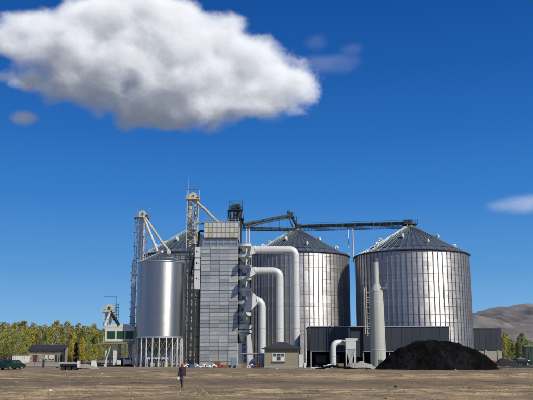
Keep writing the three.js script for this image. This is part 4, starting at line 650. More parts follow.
// ---------------------------------------------------------------- left background: stone house, white shed, low wall, vehicles
{
  const D = 205, xl = GX(29, D), xr = GX(64, D), w = xr - xl, h = HY(350.5, D), d = 6, yr = HY(345.6, D), g = thing('stone_house', 'low stone house with dark pitched roof before the trees at left', 'house', (xl + xr) / 2, 0, -D - d / 2);
  box(g, 'wall', M.stone, 0, h / 2, 0, w, h, d);
  const r = rng(23), st = [0, 1, 2, 3].map((k) => std(0.27 + 0.05 * k, 0.24 + 0.045 * k, 0.175 + 0.036 * k, 0.95));
  const holes = [[33.8, 37.8, 0, 2.2], [45, 48.3, 1.0, 2.3], [49.3, 54.5, 1.0, 2.3], [55.6, 58, 0.2, 2.4], [59.5, 62.5, 0.2, 2.4]].map(([a, b, c, e]) => [GX(a, D) - (xl + xr) / 2, GX(b, D) - (xl + xr) / 2, c, e]);
  for (let y = 0.12, row = 0; y < h - 0.2; y += 0.42, row++) for (let x = -w / 2 + (row % 2) * 0.3; x < w / 2 - 0.3;) { const l = 0.5 + 0.5 * r(), e = Math.min(l, w / 2 - x); if (!holes.some(([a, b, c, f]) => x + e > a && x < b && y + 0.38 > c && y < f) && e > 0.15) rbox(g, 'stone', st[Math.floor(r() * 4)], x + e / 2, y + 0.2, d / 2 + 0.03, e - 0.05, 0.37, 0.1 + 0.05 * r(), 0.04); x += l; }
  const roof = prism([[-d / 2 - 0.5, 0], [0, yr - h + 0.1], [d / 2 + 0.5, 0], [d / 2 + 0.5, -0.15], [0, yr - h - 0.05], [-d / 2 - 0.5, -0.15]], w + 0.6); roof.rotateY(Math.PI / 2); add(g, 'roof', roof, M.slate, 0, h + 0.1, 0); add(g, 'gable', prism([[-d / 2, 0], [0, yr - h - 0.05], [d / 2, 0]], w - 0.05).rotateY(Math.PI / 2), M.stone, 0, h, 0);
  for (let k = 0; k < 14; k++) { const o = box(g, 'roof_sheet', M.slate, -w / 2 - 0.2 + (k + 0.5) * (w + 0.4) / 14, h + 0.16 + (yr - h) / 2, d / 4 + 0.25, (w + 0.4) / 14 - 0.06, 0.07, Math.hypot(d / 2 + 0.5, yr - h)); o.rotation.x = Math.atan2(yr - h + 0.1, d / 2 + 0.5); }
  holes.forEach(([a, b, c, e], i) => { if (i === 0) box(g, 'door', std(0.10, 0.035, 0.03, 0.7), (a + b) / 2, e / 2, d / 2 + 0.04, b - a, e, 0.1); else if (i < 3) { const q = rbox(g, 'window', M.glass, (a + b) / 2, (c + e) / 2, d / 2 + 0.03, b - a, e - c, 0.08, 0.02); box(q, 'frame', M.white, 0, 0, 0.05, b - a, 0.09, 0.05); for (const s of [-0.5, 0, 0.5]) box(q, 'frame', M.white, s * (b - a - 0.08), 0, 0.052, 0.09, e - c, 0.05); box(q, 'blind', M.sack, 0, 0.1, 0.03, (b - a) * 0.9, (e - c) * 0.7, 0.04); } else { box(g, 'door', M.dark, (a + b) / 2 + (i === 3 ? -0.15 : 0.15), (c + e) / 2, d / 2 + 0.04, (b - a) * 0.55, e - c, 0.1); box(g, 'pier', M.concrete, (a + b) / 2 + (i === 3 ? 0.32 : -0.32), (c + e) / 2, d / 2 + 0.08, 0.25, e - c, 0.14); } });
  const s = thing('white_shed', 'plain white shed wall left of the stone house', 'shed', GX(20.5, 204), 0, -206), sw = GX(29, 204) - GX(12.2, 204), sh = HY(355, 204);
  rbox(s, 'wall', M.sack, 0, sh / 2, 0, sw - 0.1, sh, 3.5, 0.05); for (let k = 0; k < 7; k++) box(s, 'rib', M.sack, -sw / 2 + 0.4 + k * (sw - 0.8) / 6, sh / 2, 1.78, 0.09, sh - 0.2, 0.06); box(s, 'roof', M.galv, 0, sh + 0.04, 0, sw + 0.1, 0.1, 3.8);
  // low walls
  const wall = (label, a, b, D2, h2) => { const p = GX(a, D2), q = GX(b, D2), t = thing('low_wall', label, 'wall', (p + q) / 2, 0, -D2), n = Math.max(3, Math.round((q - p) / 2.2)); for (let k = 0; k < n; k++) rbox(t, 'block', M.concrete, -(q - p) / 2 + (k + 0.5) * (q - p) / n, h2 / 2, 0, (q - p) / n - 0.04, h2, 0.45, 0.04); box(t, 'coping', M.concrete, 0, h2 + 0.05, 0, q - p + 0.1, 0.1, 0.6); };
  wall('low pale concrete wall in front of the stone house', 26, 64, 165, 0.75); wall('low concrete wall stretch between the yellow poplars and the cleaning house', 79, 102, 168, 0.7);
  const cb = thing('concrete_block', 'white tapered concrete block left of the cleaning house posts', 'block', GX(94.3, 146), 0, -146); add(cb, 'body', hull8([[-0.6, 0, 0.5], [0.6, 0, 0.5], [0.6, 0, -0.5], [-0.6, 0, -0.5]], [[-0.35, 1.3, 0.35], [0.35, 1.3, 0.35], [0.35, 1.3, -0.35], [-0.35, 1.3, -0.35]]), M.sack);
  const gp = thing('gate_post', 'short dark post before the low wall at the stone house', 'post', GX(44, 150), 0, -150); box(gp, 'shaft', M.dark, 0, 0.6, 0, 0.32, 1.2, 0.32); add(gp, 'cap', new THREE.SphereGeometry(0.24, 12, 8), M.dark, 0, 1.28, 0);
}
function car({ px, D, turn, paint, label, scale = 1, category = 'car' }) {
  const g = thing('parked_car', label, category, GX(px, D), groundH(GX(px, D), -D), -D, turn, 'parked cars'); g.scale.setScalar(scale);
  const body = [[-2.1, 0.35], [-2.15, 0.75], [-2.0, 0.92], [-1.3, 1.0], [-0.75, 1.42], [0.75, 1.45], [1.55, 1.02], [2.1, 0.92], [2.15, 0.4], [1.72, 0.34], [1.62, 0.62], [1.35, 0.72], [1.05, 0.62], [0.95, 0.3], [-0.95, 0.3], [-1.05, 0.62], [-1.35, 0.72], [-1.62, 0.62], [-1.72, 0.34]];
  add(g, 'body', prism(body, 1.6, 0.06), paint);
  for (const s of [-1, 1]) { add(g, 'side_window', prism([[-1.05, 1.03], [-0.68, 1.36], [-0.05, 1.39], [-0.05, 1.03]], 0.02), M.glass, 0, 0, s * 0.865); add(g, 'side_window', prism([[0.05, 1.03], [0.05, 1.39], [0.7, 1.38], [1.25, 1.03]], 0.02), M.glass, 0, 0, s * 0.865); box(g, 'headlight', M.white, -2.17, 0.72, s * 0.6, 0.06, 0.14, 0.3); box(g, 'door_handle', M.dark, -0.15, 0.92, s * 0.87, 0.16, 0.04, 0.03); box(g, 'mirror', paint, -0.95, 1.08, s * 0.93, 0.12, 0.12, 0.16); }
  bar(g, 'windscreen', M.glass, v3(-1.28, 1.03, 0), v3(-0.8, 1.41, 0), 0.05, 1.4); bar(g, 'rear_window', M.glass, v3(1.52, 1.06, 0), v3(0.84, 1.43, 0), 0.05, 1.35);
  for (const x of [-1.35, 1.35]) for (const z of [-0.74, 0.74]) { const w = add(g, 'wheel', new THREE.CylinderGeometry(0.33, 0.33, 0.22, 20).rotateX(Math.PI / 2), M.tyre, x, 0.33, z); add(w, 'rim', new THREE.CylinderGeometry(0.2, 0.2, 0.02, 14).rotateX(Math.PI / 2), M.galv, 0, 0, Math.sign(z) * 0.115); }
  box(g, 'bumper', M.dark, -2.17, 0.45, 0, 0.1, 0.2, 1.6); return g;
}
car({ px: 13, D: 130, turn: 1.12, paint: std(0.007, 0.030, 0.018, 0.35, 0.1), label: 'dark green car parked in the yard at far left' });
car({ px: 2.5, D: 150, turn: -0.3, paint: std(0.012, 0.018, 0.035, 0.3, 0.1), label: 'dark blue car cut by the left edge behind the green car' });
car({ px: 519.5, D: 176, turn: 0.12, paint: std(0.02, 0.022, 0.028, 0.25, 0.2), label: 'dark car parked under the trees at right' });
{ // flat trailer
  const D = 120, g = thing('farm_trailer', 'low dark flatbed trailer with pale load parked before the stone house', 'trailer', GX(70, D), groundH(GX(70, D), -D), -D, 0.08);
  box(g, 'bed', M.dark, 0, 0.78, 0, 2.5, 0.16, 1.6); for (const s of [-1, 1]) box(g, 'side_board', M.black, 0, 0.95, s * 0.8, 2.5, 0.3, 0.06); rbox(g, 'load', M.sack, -0.15, 1.12, 0, 2.6, 0.22, 1.5, 0.09, 3); box(g, 'chassis', M.black, 0, 0.58, 0, 2.3, 0.22, 0.9);
  for (const x of [-0.85, 0.1, 0.95]) for (const z of [-0.7, 0.7]) { const w = add(g, 'wheel', new THREE.CylinderGeometry(0.32, 0.32, 0.22, 18).rotateX(Math.PI / 2), M.tyre, x, 0.32, z); add(w, 'rim', new THREE.CylinderGeometry(0.15, 0.15, 0.02, 12).rotateX(Math.PI / 2), M.dark, 0, 0, Math.sign(z) * 0.115); }
  bar(g, 'drawbar', M.dark, v3(-1.2, 0.6, 0), v3(-2.0, 0.45, 0), 0.1); box(g, 'cab_board', M.duct, 1.38, 0.95, 0, 0.28, 0.95, 1.5);
}
{ // green container at the right edge
  const D = 178, g = thing('green_container', 'dark green container with pale roof at the right edge', 'container', GX(526, D) + 4.2, 0, -D - 2, -0.1), y = HY(346.5, D);
  rbox(g, 'body', std(0.035, 0.065, 0.05, 0.6), 0, y / 2, 0, 8, y, 3, 0.04); box(g, 'roof', M.concrete, 0, y + 0.1, 0, 8.3, 0.22, 3.3); for (let k = 0; k < 14; k++) box(g, 'rib', std(0.035, 0.065, 0.05, 0.6), -3.7 + k * 0.57, y / 2, 1.53, 0.16, y - 0.3, 0.08);
}

// ---------------------------------------------------------------- site clutter at the foot of the dryer
{
  const r = rng(77), sackG = new RoundedBoxGeometry(0.75, 0.26, 0.45, 3, 0.12);
  const pile = (px, D, n, label) => { const g = thing('sack_pile', label, 'sacks', GX(px, D), 0, -D, r(), 'piles of white sacks'); for (let k = 0; k < n; k++) { const row = k < n * 0.5 ? 0 : k < n * 0.83 ? 1 : 2, o = add(g, 'sack', sackG, M.sack, (r() - 0.5) * (2.4 - row * 0.8), 0.13 + row * 0.24, (r() - 0.5) * (1.0 - row * 0.3)); o.rotation.set((r() - 0.5) * 0.2, r() * 3, (r() - 0.5) * 0.3); } };
  pile(206, 150, 9, 'white sack pile at the left foot of the dryer'); pile(212.5, 149, 10, 'white sack pile before the dryer, next to the rusty crates'); pile(187, 150, 9, 'white sack pile in the dark gap left of the dryer'); pile(197, 151, 7, 'small white sack pile between hopper silo and dryer'); pile(252.5, 146, 8, 'white sack pile below the drum stack'); pile(328, 143, 7, 'white sack pile near the bent duct, left of its foot');
  const crate = (px, D, m, w, h, d, label, name = 'crate') => { const g = thing(name, label, 'crate', GX(px, D), 0, -D, (r() - 0.5) * 0.8, 'crates at the dryer foot'); for (const s of [-1, 1]) { for (let k = 0; k < 3; k++) { box(g, 'board', m, 0, h * (k + 0.5) / 3, s * d / 2, w, h / 3 - 0.04, 0.05); box(g, 'board', m, s * w / 2, h * (k + 0.5) / 3, 0, 0.05, h / 3 - 0.045, d - 0.06); } } box(g, 'floor', m, 0, 0.05, 0, w - 0.06, 0.05, d - 0.06); for (const a of [-1, 1]) for (const b of [-1, 1]) box(g, 'corner_post', m, a * (w / 2 - 0.06), h / 2, b * (d / 2 - 0.06), 0.07, h + 0.04, 0.07); };
  crate(217.5, 150.5, M.rust, 1.1, 1.1, 0.9, 'taller rusty red crate before the dryer panels'); crate(221, 149, M.red, 0.9, 0.6, 0.8, 'low red crate before the dryer panels'); crate(225.5, 149.5, M.wood, 1.2, 0.55, 0.9, 'low wooden crate left of the blue grey cabinet'); crate(229, 150, M.yellow, 0.8, 0.45, 0.7, 'low yellow crate beside the blue grey cabinet'); crate(238.5, 148, M.concrete, 1.0, 0.7, 0.9, 'pale crate right of the blue grey cabinet'); crate(243.5, 148.5, M.wood, 1.1, 0.9, 0.9, 'wooden crate below the lower drums of the dryer');
  crate(257.5, 145, std(0.07, 0.02, 0.02, 0.8), 1.2, 0.75, 0.9, 'dark maroon crate left of the hut'); crate(192.5, 150, M.blue, 0.9, 0.6, 0.8, 'low blue crate in the gap left of the dryer'); crate(340, 142, M.wood, 0.9, 0.9, 0.8, 'pale brown crate at the foot of the bent duct');
  // pallets of timber and boards on the ground
  const boards = (px, D, n, label, m) => { const g = thing('board_stack', label, 'boards', GX(px, D), groundH(GX(px, D), -D), -D, (r() - 0.5) * 0.5, 'stacks of boards'); for (let k = 0; k < n; k++) { const o = box(g, 'board', m, (r() - 0.5) * 0.4, 0.05 + 0.07 * Math.floor(k / 3), (k % 3 - 1) * 0.26, 2.6 + r() * 0.8, 0.05, 0.2); o.rotation.y = (r() - 0.5) * 0.15; } };
  boards(318.5, 139, 8, 'pale boards lying before the open bay of the dark building', M.sack); boards(262, 140, 6, 'brown boards lying before the hut', M.wood); boards(283, 138, 5, 'thin grey boards lying under the hut window', M.concrete); boards(207, 142, 6, 'brown boards lying before the sack piles', M.wood);
  // small stones and paper scraps, countable bits on the yard
  for (const [px, D, m] of [[0.5, 122, M.concrete], [23, 128, M.concrete], [305, 128, M.concrete], [268, 130, M.concrete], [394.5, 62, M.dark], [52, 55, M.sack], [103, 100, M.sack], [310, 132, M.sack], [277, 137, M.sack], [455, 124, M.sack], [440, 121, M.sack]]) { const x = GX(px, D), s = 0.07 + 0.06 * r(), g = new THREE.IcosahedronGeometry(s, 1), p = g.attributes.position; for (let i = 0; i < p.count; i++) { const k = 1 + 0.3 * vnoise(p.getX(i) * 9, p.getY(i) * 9, p.getZ(i) * 9 + px); p.setXYZ(i, p.getX(i) * k * 1.3, p.getY(i) * k * 0.7, p.getZ(i) * k); } g.computeVertexNormals(); const o = add(scene, numbered('loose_stone'), g, m, x, groundH(x, -D) + s * 0.3, -D); o.userData = { label: m === M.dark ? 'dark stone lying in the foreground at right' : 'pale loose stone lying on the bare yard', category: 'stone', group: m === M.dark ? undefined : 'pale stones on the yard' }; if (m === M.dark) delete o.userData.group; }
}

// ---------------------------------------------------------------- trees
const leafMat = (r, g, b) => new THREE.MeshPhysicalMaterial({ color: lc(r, g, b), roughness: 0.9, side: THREE.DoubleSide, transmission: 0.3, thickness: 0 });
const leafy = { olive: leafMat(0.36, 0.37, 0.08), yellow: leafMat(0.50, 0.46, 0.08), gold: leafMat(0.66, 0.50, 0.045), green: leafMat(0.26, 0.32, 0.08), dull: leafMat(0.46, 0.42, 0.23), pine: leafMat(0.06, 0.085, 0.04) };
function crownGeo(kind, seed) {                                       // unit height 1; leaves clumped along limbs
  const r = rng(seed), pos = [], nor = [], conifer = kind === 'pine', N = kind === 'dull' ? 2000 : 3600, blobs = [];
  const prof = (t) => kind === 'column' ? 0.085 * Math.sin(Math.PI * Math.min(1, 0.15 + t * 0.85)) ** 0.7 + 0.01 : conifer ? 0.17 * (1 - t) + 0.008 : kind === 'round' ? 0.30 * Math.sqrt(Math.max(0, 1 - (2 * t - 0.95) ** 2)) + 0.02 : 0.135 * Math.sin(Math.PI * (0.16 + 0.80 * t ** 0.8)) * (1 - 0.45 * t) + 0.02;
  const y0 = kind === 'round' ? 0.16 : kind === 'column' ? 0.05 : conifer ? 0.06 : 0.2, nb = 90;
  for (let i = 0; i < nb; i++) { const t = r(), a = r() * 6.283, q = prof(t) * Math.sqrt(0.15 + 0.85 * r()); blobs.push([Math.cos(a) * q, y0 + (1 - y0) * t * 0.98, Math.sin(a) * q, 0.028 + 0.035 * r()]); }
  for (let i = 0; i < N; i++) {
    const b = blobs[Math.floor(r() * nb)], u = v3(r() - 0.5, r() - 0.5, r() - 0.5).normalize().multiplyScalar(b[3] * (0.3 + 0.8 * r())), c = v3(b[0] + u.x, b[1] + u.y * 1.3, b[2] + u.z), s = 0.007 + 0.009 * r();
    const n = v3(r() - 0.5, r() * 0.6, r() - 0.5).normalize(), t1 = v3(r() - 0.5, r() - 0.5, r() - 0.5).cross(n).normalize().multiplyScalar(s), t2 = n.clone().cross(t1.clone().normalize()).multiplyScalar(s * 0.75);
    const P = [c.clone().add(t1), c.clone().add(t2), c.clone().sub(t1), c.clone().sub(t2)]; for (const k of [0, 1, 2, 0, 2, 3]) { pos.push(P[k].x, Math.min(1, P[k].y), P[k].z); nor.push(n.x, n.y, n.z); }
  }
  const g = new THREE.BufferGeometry(); g.setAttribute('position', new THREE.Float32BufferAttribute(pos, 3)); g.setAttribute('normal', new THREE.Float32BufferAttribute(nor, 3)); return g;
}
function trunkGeo(kind, seed) {
  const r = rng(seed), parts = [new THREE.CylinderGeometry(0.003, 0.014, 0.95, 6).translate(0, 0.475, 0)], nl = kind === 'dull' ? 26 : 12;
  for (let i = 0; i < nl; i++) { const t = 0.22 + 0.7 * r(), a = r() * 6.28, l = kind === 'column' ? 0.12 : kind === 'round' ? 0.26 : 0.16, g = new THREE.CylinderGeometry(0.0012, 0.004, l, 4).translate(0, l / 2, 0).rotateZ(-0.5 - 0.3 * r()).rotateY(a).translate(0, t * 0.82, 0); parts.push(g); }
  return mergeGeometries(parts);
}
const forms = {}; for (const k of ['column', 'tall', 'round', 'pine', 'dull']) forms[k] = [0, 1, 2].map((i) => ({ crown: crownGeo(k, 100 + i * 7 + k.length * 31), trunk: trunkGeo(k, 55 + i + k.length) }));
function tree(kind, tone, x, z, h, wide, turn, v, label, group, name) {
  const t = thing(name || (kind === 'pine' ? 'conifer_tree' : kind === 'round' ? 'bushy_tree' : 'poplar_tree'), label, 'tree', x, -0.05, z, turn, group), f = forms[kind][v % 3];
  const a = add(t, 'trunk', f.trunk, M.bark), c = add(t, 'crown', f.crown, leafy[tone]); for (const o of [a, c]) o.scale.set(h * wide, h, h * wide); return t;
}
{
  const r = rng(31);
  const belts = [[330, 40, 0.0, 12], [352, 44, 0.3, 13.5], [378, 46, 0.6, 15.5], [405, 48, 0.9, 18]];
  for (const [D, n, back, hh] of belts) for (let i = 0; i < n; i++) {
    const px = -14 + 156 * (i + r()) / n, DD = D + (r() - 0.5) * 16, q = r(), drop = 1 - 0.22 * step(70, 135, px);
    let tone = q < 0.36 ? 'olive' : q < 0.62 ? 'yellow' : q < 0.8 ? 'green' : 'dull', kind = tone === 'dull' ? 'dull' : 'tall'; if (back > 0.5 && q > 0.55) { tone = 'dull'; kind = 'dull'; } if (back > 0.8 && q < 0.10) { tone = 'pine'; kind = 'pine'; }
    const row = ['front', 'second', 'third', 'rear'][belts.findIndex((q) => q[0] === D)], spot = px < 27 ? 'above the white shed' : px < 66 ? 'above the stone house' : px < 92 ? 'above the golden poplars' : 'by the cleaning house', label = ({ olive: 'olive poplar', green: 'green poplar', yellow: 'yellow poplar', dull: 'half bare greyish poplar', pine: 'dark conifer' })[kind === 'pine' ? 'pine' : tone] + ', ' + row + ' row of the wood ' + spot; tree(kind, tone, GX(px, DD), -DD, hh * drop * (0.86 + 0.24 * r()), 1.05 + 0.35 * r(), r() * 6.28, Math.floor(r() * 3), label, tone + ' trees, ' + row + ' row of the wood ' + spot);
  }
  for (let i = 0; i < 34; i++) { const px = -10 + 140 * (i + r()) / 34, D = 300 + 18 * r(), q = r(), tone = px < 22 ? (q < 0.5 ? 'yellow' : 'green') : q < 0.5 ? 'green' : q < 0.8 ? 'olive' : 'yellow'; tree('round', tone, GX(px, D), -D, (px < 22 ? 9.5 : 6.2) * (0.75 + 0.5 * r()), 0.95 + 0.3 * r(), r() * 6.28, i, 'bushy ' + tone + ' tree at the front edge of the wood ' + (px < 27 ? 'above the white shed' : px < 66 ? 'behind the stone house' : px < 92 ? 'behind the golden poplars' : 'by the cleaning house'), 'bushy ' + tone + ' trees, front edge of the wood ' + (px < 27 ? 'at the shed' : px < 66 ? 'at the house' : px < 92 ? 'at the golden poplars' : 'at the cleaning house')); }
  tree('column', 'gold', GX(71, 203), -203, 6.3, 1.2, 1, 0, 'bright golden columnar poplar right beside the stone house', undefined); tree('column', 'gold', GX(82, 228), -228, 7.4, 1.25, 2, 1, 'bright golden columnar poplar, second one right of the stone house', undefined);
  tree('column', 'pine', GX(76, 215), -215, 5.6, 1.5, 2, 2, 'dark narrow tree between the two golden poplars', undefined); tree('column', 'yellow', GX(90, 232), -232, 5.6, 1.3, 0.5, 1, 'shorter yellow poplar right of the golden pair', undefined); tree('column', 'yellow', GX(95.5, 234), -234, 5.4, 1.3, 2.5, 2, 'yellowish poplar left of the cleaning house tower', undefined); tree('round', 'olive', GX(99, 240), -240, 6.0, 0.8, 2.5, 2, 'olive bush right behind the cleaning house tower', undefined); tree('round', 'green', GX(85, 240), -240, 5.5, 0.8, 0.5, 1, 'green bush behind the second golden poplar', undefined);
  // right side
  [[503.5, 262, 8.2, 'tall', 'olive', 'olive poplar far behind the right corner of the dark box building'], [507.5, 258, 9.2, 'tall', 'yellow', 'tall yellow poplar in the rear row beside the dark box building'], [511.5, 260, 7.6, 'tall', 'green', 'green poplar in the rear row right of the tall yellow one'], [515.5, 256, 7.0, 'round', 'green', 'round green tree in the rear row above the dark heap'], [519.5, 258, 8.2, 'tall', 'green', 'green poplar in the rear row left of the pointed tree'], [525.5, 255, 8.0, 'tall', 'olive', 'olive poplar in the rear row right of the pointed tree'], [530, 258, 7.2, 'round', 'green', 'round green tree in the rear row at the right edge']].forEach(([px, D, h, k, tone, label], i) => tree(k, tone, GX(px, D), -D, h, 1.0, i, i, label, undefined));
  tree('tall', 'yellow', GX(505.5, 235), -235, 8.6, 0.85, 0.4, 0, 'tall yellow green poplar right next to the dark box building', undefined); tree('tall', 'olive', GX(509.5, 238), -238, 7.2, 0.8, 1.4, 1, 'olive poplar second from the dark box building', undefined); tree('column', 'yellow', GX(513, 236), -236, 6.0, 1.2, 2.4, 2, 'short yellow poplar third from the dark box building', undefined);
  tree('tall', 'olive', GX(517, 234), -234, 5.8, 1.1, 3.4, 0, 'low olive tree between the poplars and the conifer', undefined); tree('pine', 'green', GX(522.5, 233), -233, 8.8, 1.5, 0.9, 1, 'dark green pointed tree at the right above the parked car', undefined); tree('tall', 'green', GX(527, 236), -236, 7.0, 1.1, 2.0, 2, 'green tree right of the pointed tree', undefined); tree('round', 'olive', GX(531, 236), -236, 5.4, 0.9, 1.0, 1, 'olive bushy tree above the green container', undefined); tree('round', 'green', GX(510, 228), -228, 3.4, 1.1, 1.0, 0, 'low green bush under the poplars at right', undefined);
}

// ---------------------------------------------------------------- person walking in the yard
{
  const D = 61, x0 = GX(182, D, 375), z0 = -D, y0 = groundH(x0, z0);
  const p = thing('person', 'person in red cap and dark jacket walking across the yard', 'person', x0, y0, z0, 0);
  const smin = (a, b, k) => { const h = Math.max(k - Math.abs(a - b), 0) / k; return Math.min(a, b) - h * h * k * 0.25; };
  const cap = (q, a, b, ra, rb) => { const bx = b[0] - a[0], by = b[1] - a[1], bz = b[2] - a[2], px = q[0] - a[0], py = q[1] - a[1], pz = q[2] - a[2], t = clamp((px * bx + py * by + pz * bz) / (bx * bx + by * by + bz * bz)); return Math.hypot(px - bx * t, py - by * t, pz - bz * t) - mix(ra, rb, t); };
  function surface(sdf, c, half, res) {
    const mc = new MarchingCubes(res, M.dark, false, false, 90000); mc.isolation = 0; const hs = res / 2;
    for (let k = 0; k < res; k++) for (let j = 0; j < res; j++) for (let i = 0; i < res; i++) mc.field[i + j * res + k * res * res] = -sdf([c[0] + (i - hs) / hs * half, c[1] + (j - hs) / hs * half, c[2] + (k - hs) / hs * half]);
    mc.update(); const n = mc.count ?? mc.geometry.drawRange.count, g = new THREE.BufferGeometry(), P = new Float32Array(mc.positionArray.slice(0, n * 3)), Q = new Float32Array(mc.normalArray.slice(0, n * 3));
    for (let i = 0; i < n; i++) for (let m = 0; m < 3; m++) P[i * 3 + m] = c[m] + P[i * 3 + m] * half;
    g.setAttribute('position', new THREE.BufferAttribute(P, 3)); g.setAttribute('normal', new THREE.BufferAttribute(Q, 3)); return g;
  }
  // walking towards the camera, weight on the image-right leg; x to the right, z to the camera
  const hipL = [-0.09, 0.92, 0], hipR = [0.09, 0.92, 0], kneeL = [-0.07, 0.50, -0.02], kneeR = [0.10, 0.50, 0.12], ankL = [-0.03, 0.12, -0.26], ankR = [0.06, 0.09, 0.14], toeL = [-0.035, 0.03, -0.12], toeR = [0.06, 0.04, 0.34];
  const shL = [-0.165, 1.405, 0], shR = [0.165, 1.405, 0], elL = [-0.225, 1.13, 0.04], elR = [0.23, 1.13, -0.06], wrL = [-0.255, 0.89, 0.15], wrR = [0.25, 0.89, 0.02];
  const torso = (q, e) => { let d = cap(q, [-0.08, 1.0, 0], [0.08, 1.0, 0], 0.125 + e, 0.125 + e); d = smin(d, cap(q, [0, 1.02, 0], [0, 1.3, 0.01], 0.135 + e, 0.155 + e), 0.12); d = smin(d, cap(q, [-0.08, 1.34, 0], [0.08, 1.34, 0], 0.105 + e, 0.105 + e), 0.1); return smin(smin(d, cap(q, shL, shR, 0.055 + e, 0.055 + e), 0.08), cap(q, [0, 1.40, 0], [0, 1.49, 0], 0.085 + e * 0.6, 0.055 + e * 0.6), 0.07); };
  const arms = (q, e) => Math.min(smin(cap(q, shL, elL, 0.062 + e, 0.048 + e), cap(q, elL, wrL, 0.048 + e, 0.034 + e), 0.03), smin(cap(q, shR, elR, 0.062 + e, 0.048 + e), cap(q, elR, wrR, 0.048 + e, 0.034 + e), 0.03));
  const legs = (q, e) => Math.min(smin(cap(q, hipL, kneeL, 0.095 + e, 0.06 + e), cap(q, kneeL, ankL, 0.06 + e, 0.042 + e), 0.04), smin(cap(q, hipR, kneeR, 0.095 + e, 0.06 + e), cap(q, kneeR, ankR, 0.06 + e, 0.042 + e), 0.04));
  const hand = (q, w, s) => { let d = cap(q, w, [w[0], w[1] - 0.08, w[2] + 0.02], 0.03, 0.036); for (let f = 0; f < 4; f++) { const a = [w[0] + s * 0.004, w[1] - 0.10, w[2] + 0.05 - f * 0.022], b = [a[0], a[1] - 0.045 + Math.abs(f - 1.2) * 0.006, a[2] + 0.004], c = [b[0] - s * 0.018, b[1] - 0.03, b[2]]; d = smin(d, cap(q, a, b, 0.0105, 0.0095), 0.012); d = Math.min(d, cap(q, b, c, 0.0095, 0.008)); } d = smin(d, cap(q, [w[0], w[1] - 0.05, w[2] + 0.04], [w[0] - s * 0.012, w[1] - 0.105, w[2] + 0.085], 0.012, 0.009), 0.012); return d; };
  const head = (q) => { let d = Math.hypot(q[0] / 0.078, (q[1] - 1.635) / 0.112, (q[2] - 0.015) / 0.095) * 0.085 - 0.085; d = smin(d, cap(q, [0, 1.565, 0.055], [0, 1.56, 0.075], 0.045, 0.035), 0.03); d = smin(d, cap(q, [0, 1.63, 0.105], [0, 1.605, 0.122], 0.010, 0.015), 0.015); for (const s of [-1, 1]) { d = smin(d, cap(q, [s * 0.08, 1.64, 0.0], [s * 0.082, 1.61, 0.0], 0.016, 0.012), 0.01); d = Math.max(d, 0.014 - Math.hypot(q[0] - s * 0.032, q[1] - 1.642, q[2] - 0.108)); } d = Math.max(d, 0.008 - Math.hypot((q[0]) * 0.35, q[1] - 1.575, q[2] - 0.112)); return smin(d, cap(q, [0, 1.42, 0], [0, 1.54, 0.01], 0.062, 0.055), 0.03); };
  const skin = std(0.36, 0.20, 0.13, 0.7), jacket = std(0.035, 0.018, 0.028, 0.9), pants = std(0.11, 0.105, 0.10, 0.95), redcap = std(0.36, 0.035, 0.03, 0.85);
  const bodyG = mergeGeometries([surface((q) => smin(smin(torso(q, 0), arms(q, 0), 0.05), legs(q, 0), 0.06), [0, 0.86, 0], 0.92, 96), surface(head, [0, 1.58, 0.02], 0.22, 72), surface((q) => hand(q, wrL, -1), [wrL[0], wrL[1] - 0.07, wrL[2] + 0.02], 0.15, 60), surface((q) => hand(q, wrR, 1), [wrR[0], wrR[1] - 0.07, wrR[2] + 0.02], 0.15, 60)]);
  add(p, 'body', bodyG, skin);
  const fold = (q) => 0.006 * vnoise(q[0] * 14, q[1] * 18, q[2] * 14);
  add(p, 'jacket', surface((q) => Math.max(smin(smin(torso(q, 0.035), cap(q, [0, 0.98, 0], [0, 0.88, 0], 0.165, 0.175), 0.06), arms(q, 0.024), 0.05) + fold(q), 0.84 - q[1], q[1] - 1.535), [0, 1.18, 0.02], 0.42, 84), jacket);
  add(p, 'collar', new THREE.TorusGeometry(0.075, 0.028, 8, 20).rotateX(Math.PI / 2), jacket, 0, 1.49, 0);
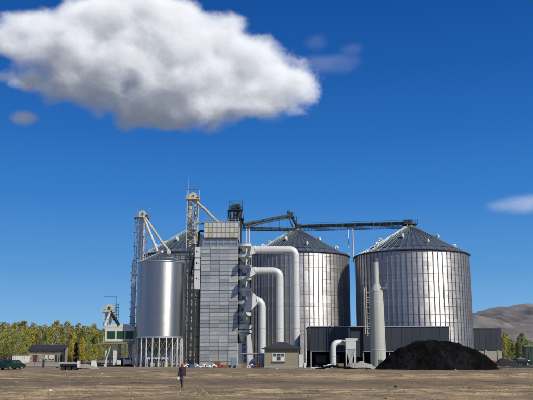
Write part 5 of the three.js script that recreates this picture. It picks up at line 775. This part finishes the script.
  add(p, 'trousers', surface((q) => Math.max(smin(legs(q, 0.026), cap(q, [-0.07, 0.95, 0], [0.07, 0.95, 0], 0.125, 0.125), 0.05) + fold(q), q[1] - 1.0), [0, 0.55, 0], 0.55, 84), pants);
  for (const [a, t] of [[ankL, toeL], [ankR, toeR]]) add(p, 'shoe', surface((q) => Math.max(smin(cap(q, [a[0], a[1] - 0.03, a[2]], [t[0], t[1] + 0.01, t[2]], 0.06, 0.045), cap(q, a, [a[0], a[1] + 0.05, a[2]], 0.058, 0.055), 0.03), 0.0 - q[1]), [(a[0] + t[0]) / 2, 0.1, (a[2] + t[2]) / 2], 0.24, 48), M.dark);
  const cp = add(p, 'cap', new THREE.SphereGeometry(0.112, 24, 12, 0, 6.2832, 0, 1.7), redcap, 0, 1.655, 0.01); cp.scale.set(1, 1.12, 1.15); const br = add(p, 'cap_brim', new THREE.CylinderGeometry(0.13, 0.14, 0.02, 24), redcap, 0, 1.665, 0.03); add(p, 'scarf', new THREE.TorusGeometry(0.09, 0.05, 10, 24).rotateX(Math.PI / 2), redcap, 0, 1.535, 0.015);
  add(p, 'hair', new THREE.SphereGeometry(0.098, 20, 12, Math.PI, Math.PI, 0.6, 1.6), M.dark, 0, 1.635, 0.012);
  const bag = thing('plastic_bag', 'small white bag held in the hand of the walking person', 'bag', x0 + wrL[0] - 0.02, y0 + wrL[1] - 0.36, z0 + wrL[2] + 0.02); add(bag, 'pouch', (() => { const g = new THREE.SphereGeometry(0.11, 18, 12), q = g.attributes.position; for (let i = 0; i < q.count; i++) { const k = 1 + 0.15 * vnoise(q.getX(i) * 20, q.getY(i) * 20, q.getZ(i) * 20); q.setXYZ(i, q.getX(i) * k * 0.7, q.getY(i) * k * 1.1, q.getZ(i) * k); } g.computeVertexNormals(); return g; })(), M.sack, 0, 0.1, 0); add(bag, 'handle', new THREE.TorusGeometry(0.035, 0.008, 6, 16).scale(1, 1.8, 1), M.sack, 0, 0.235, 0);
}

renderer.render(scene, camera);
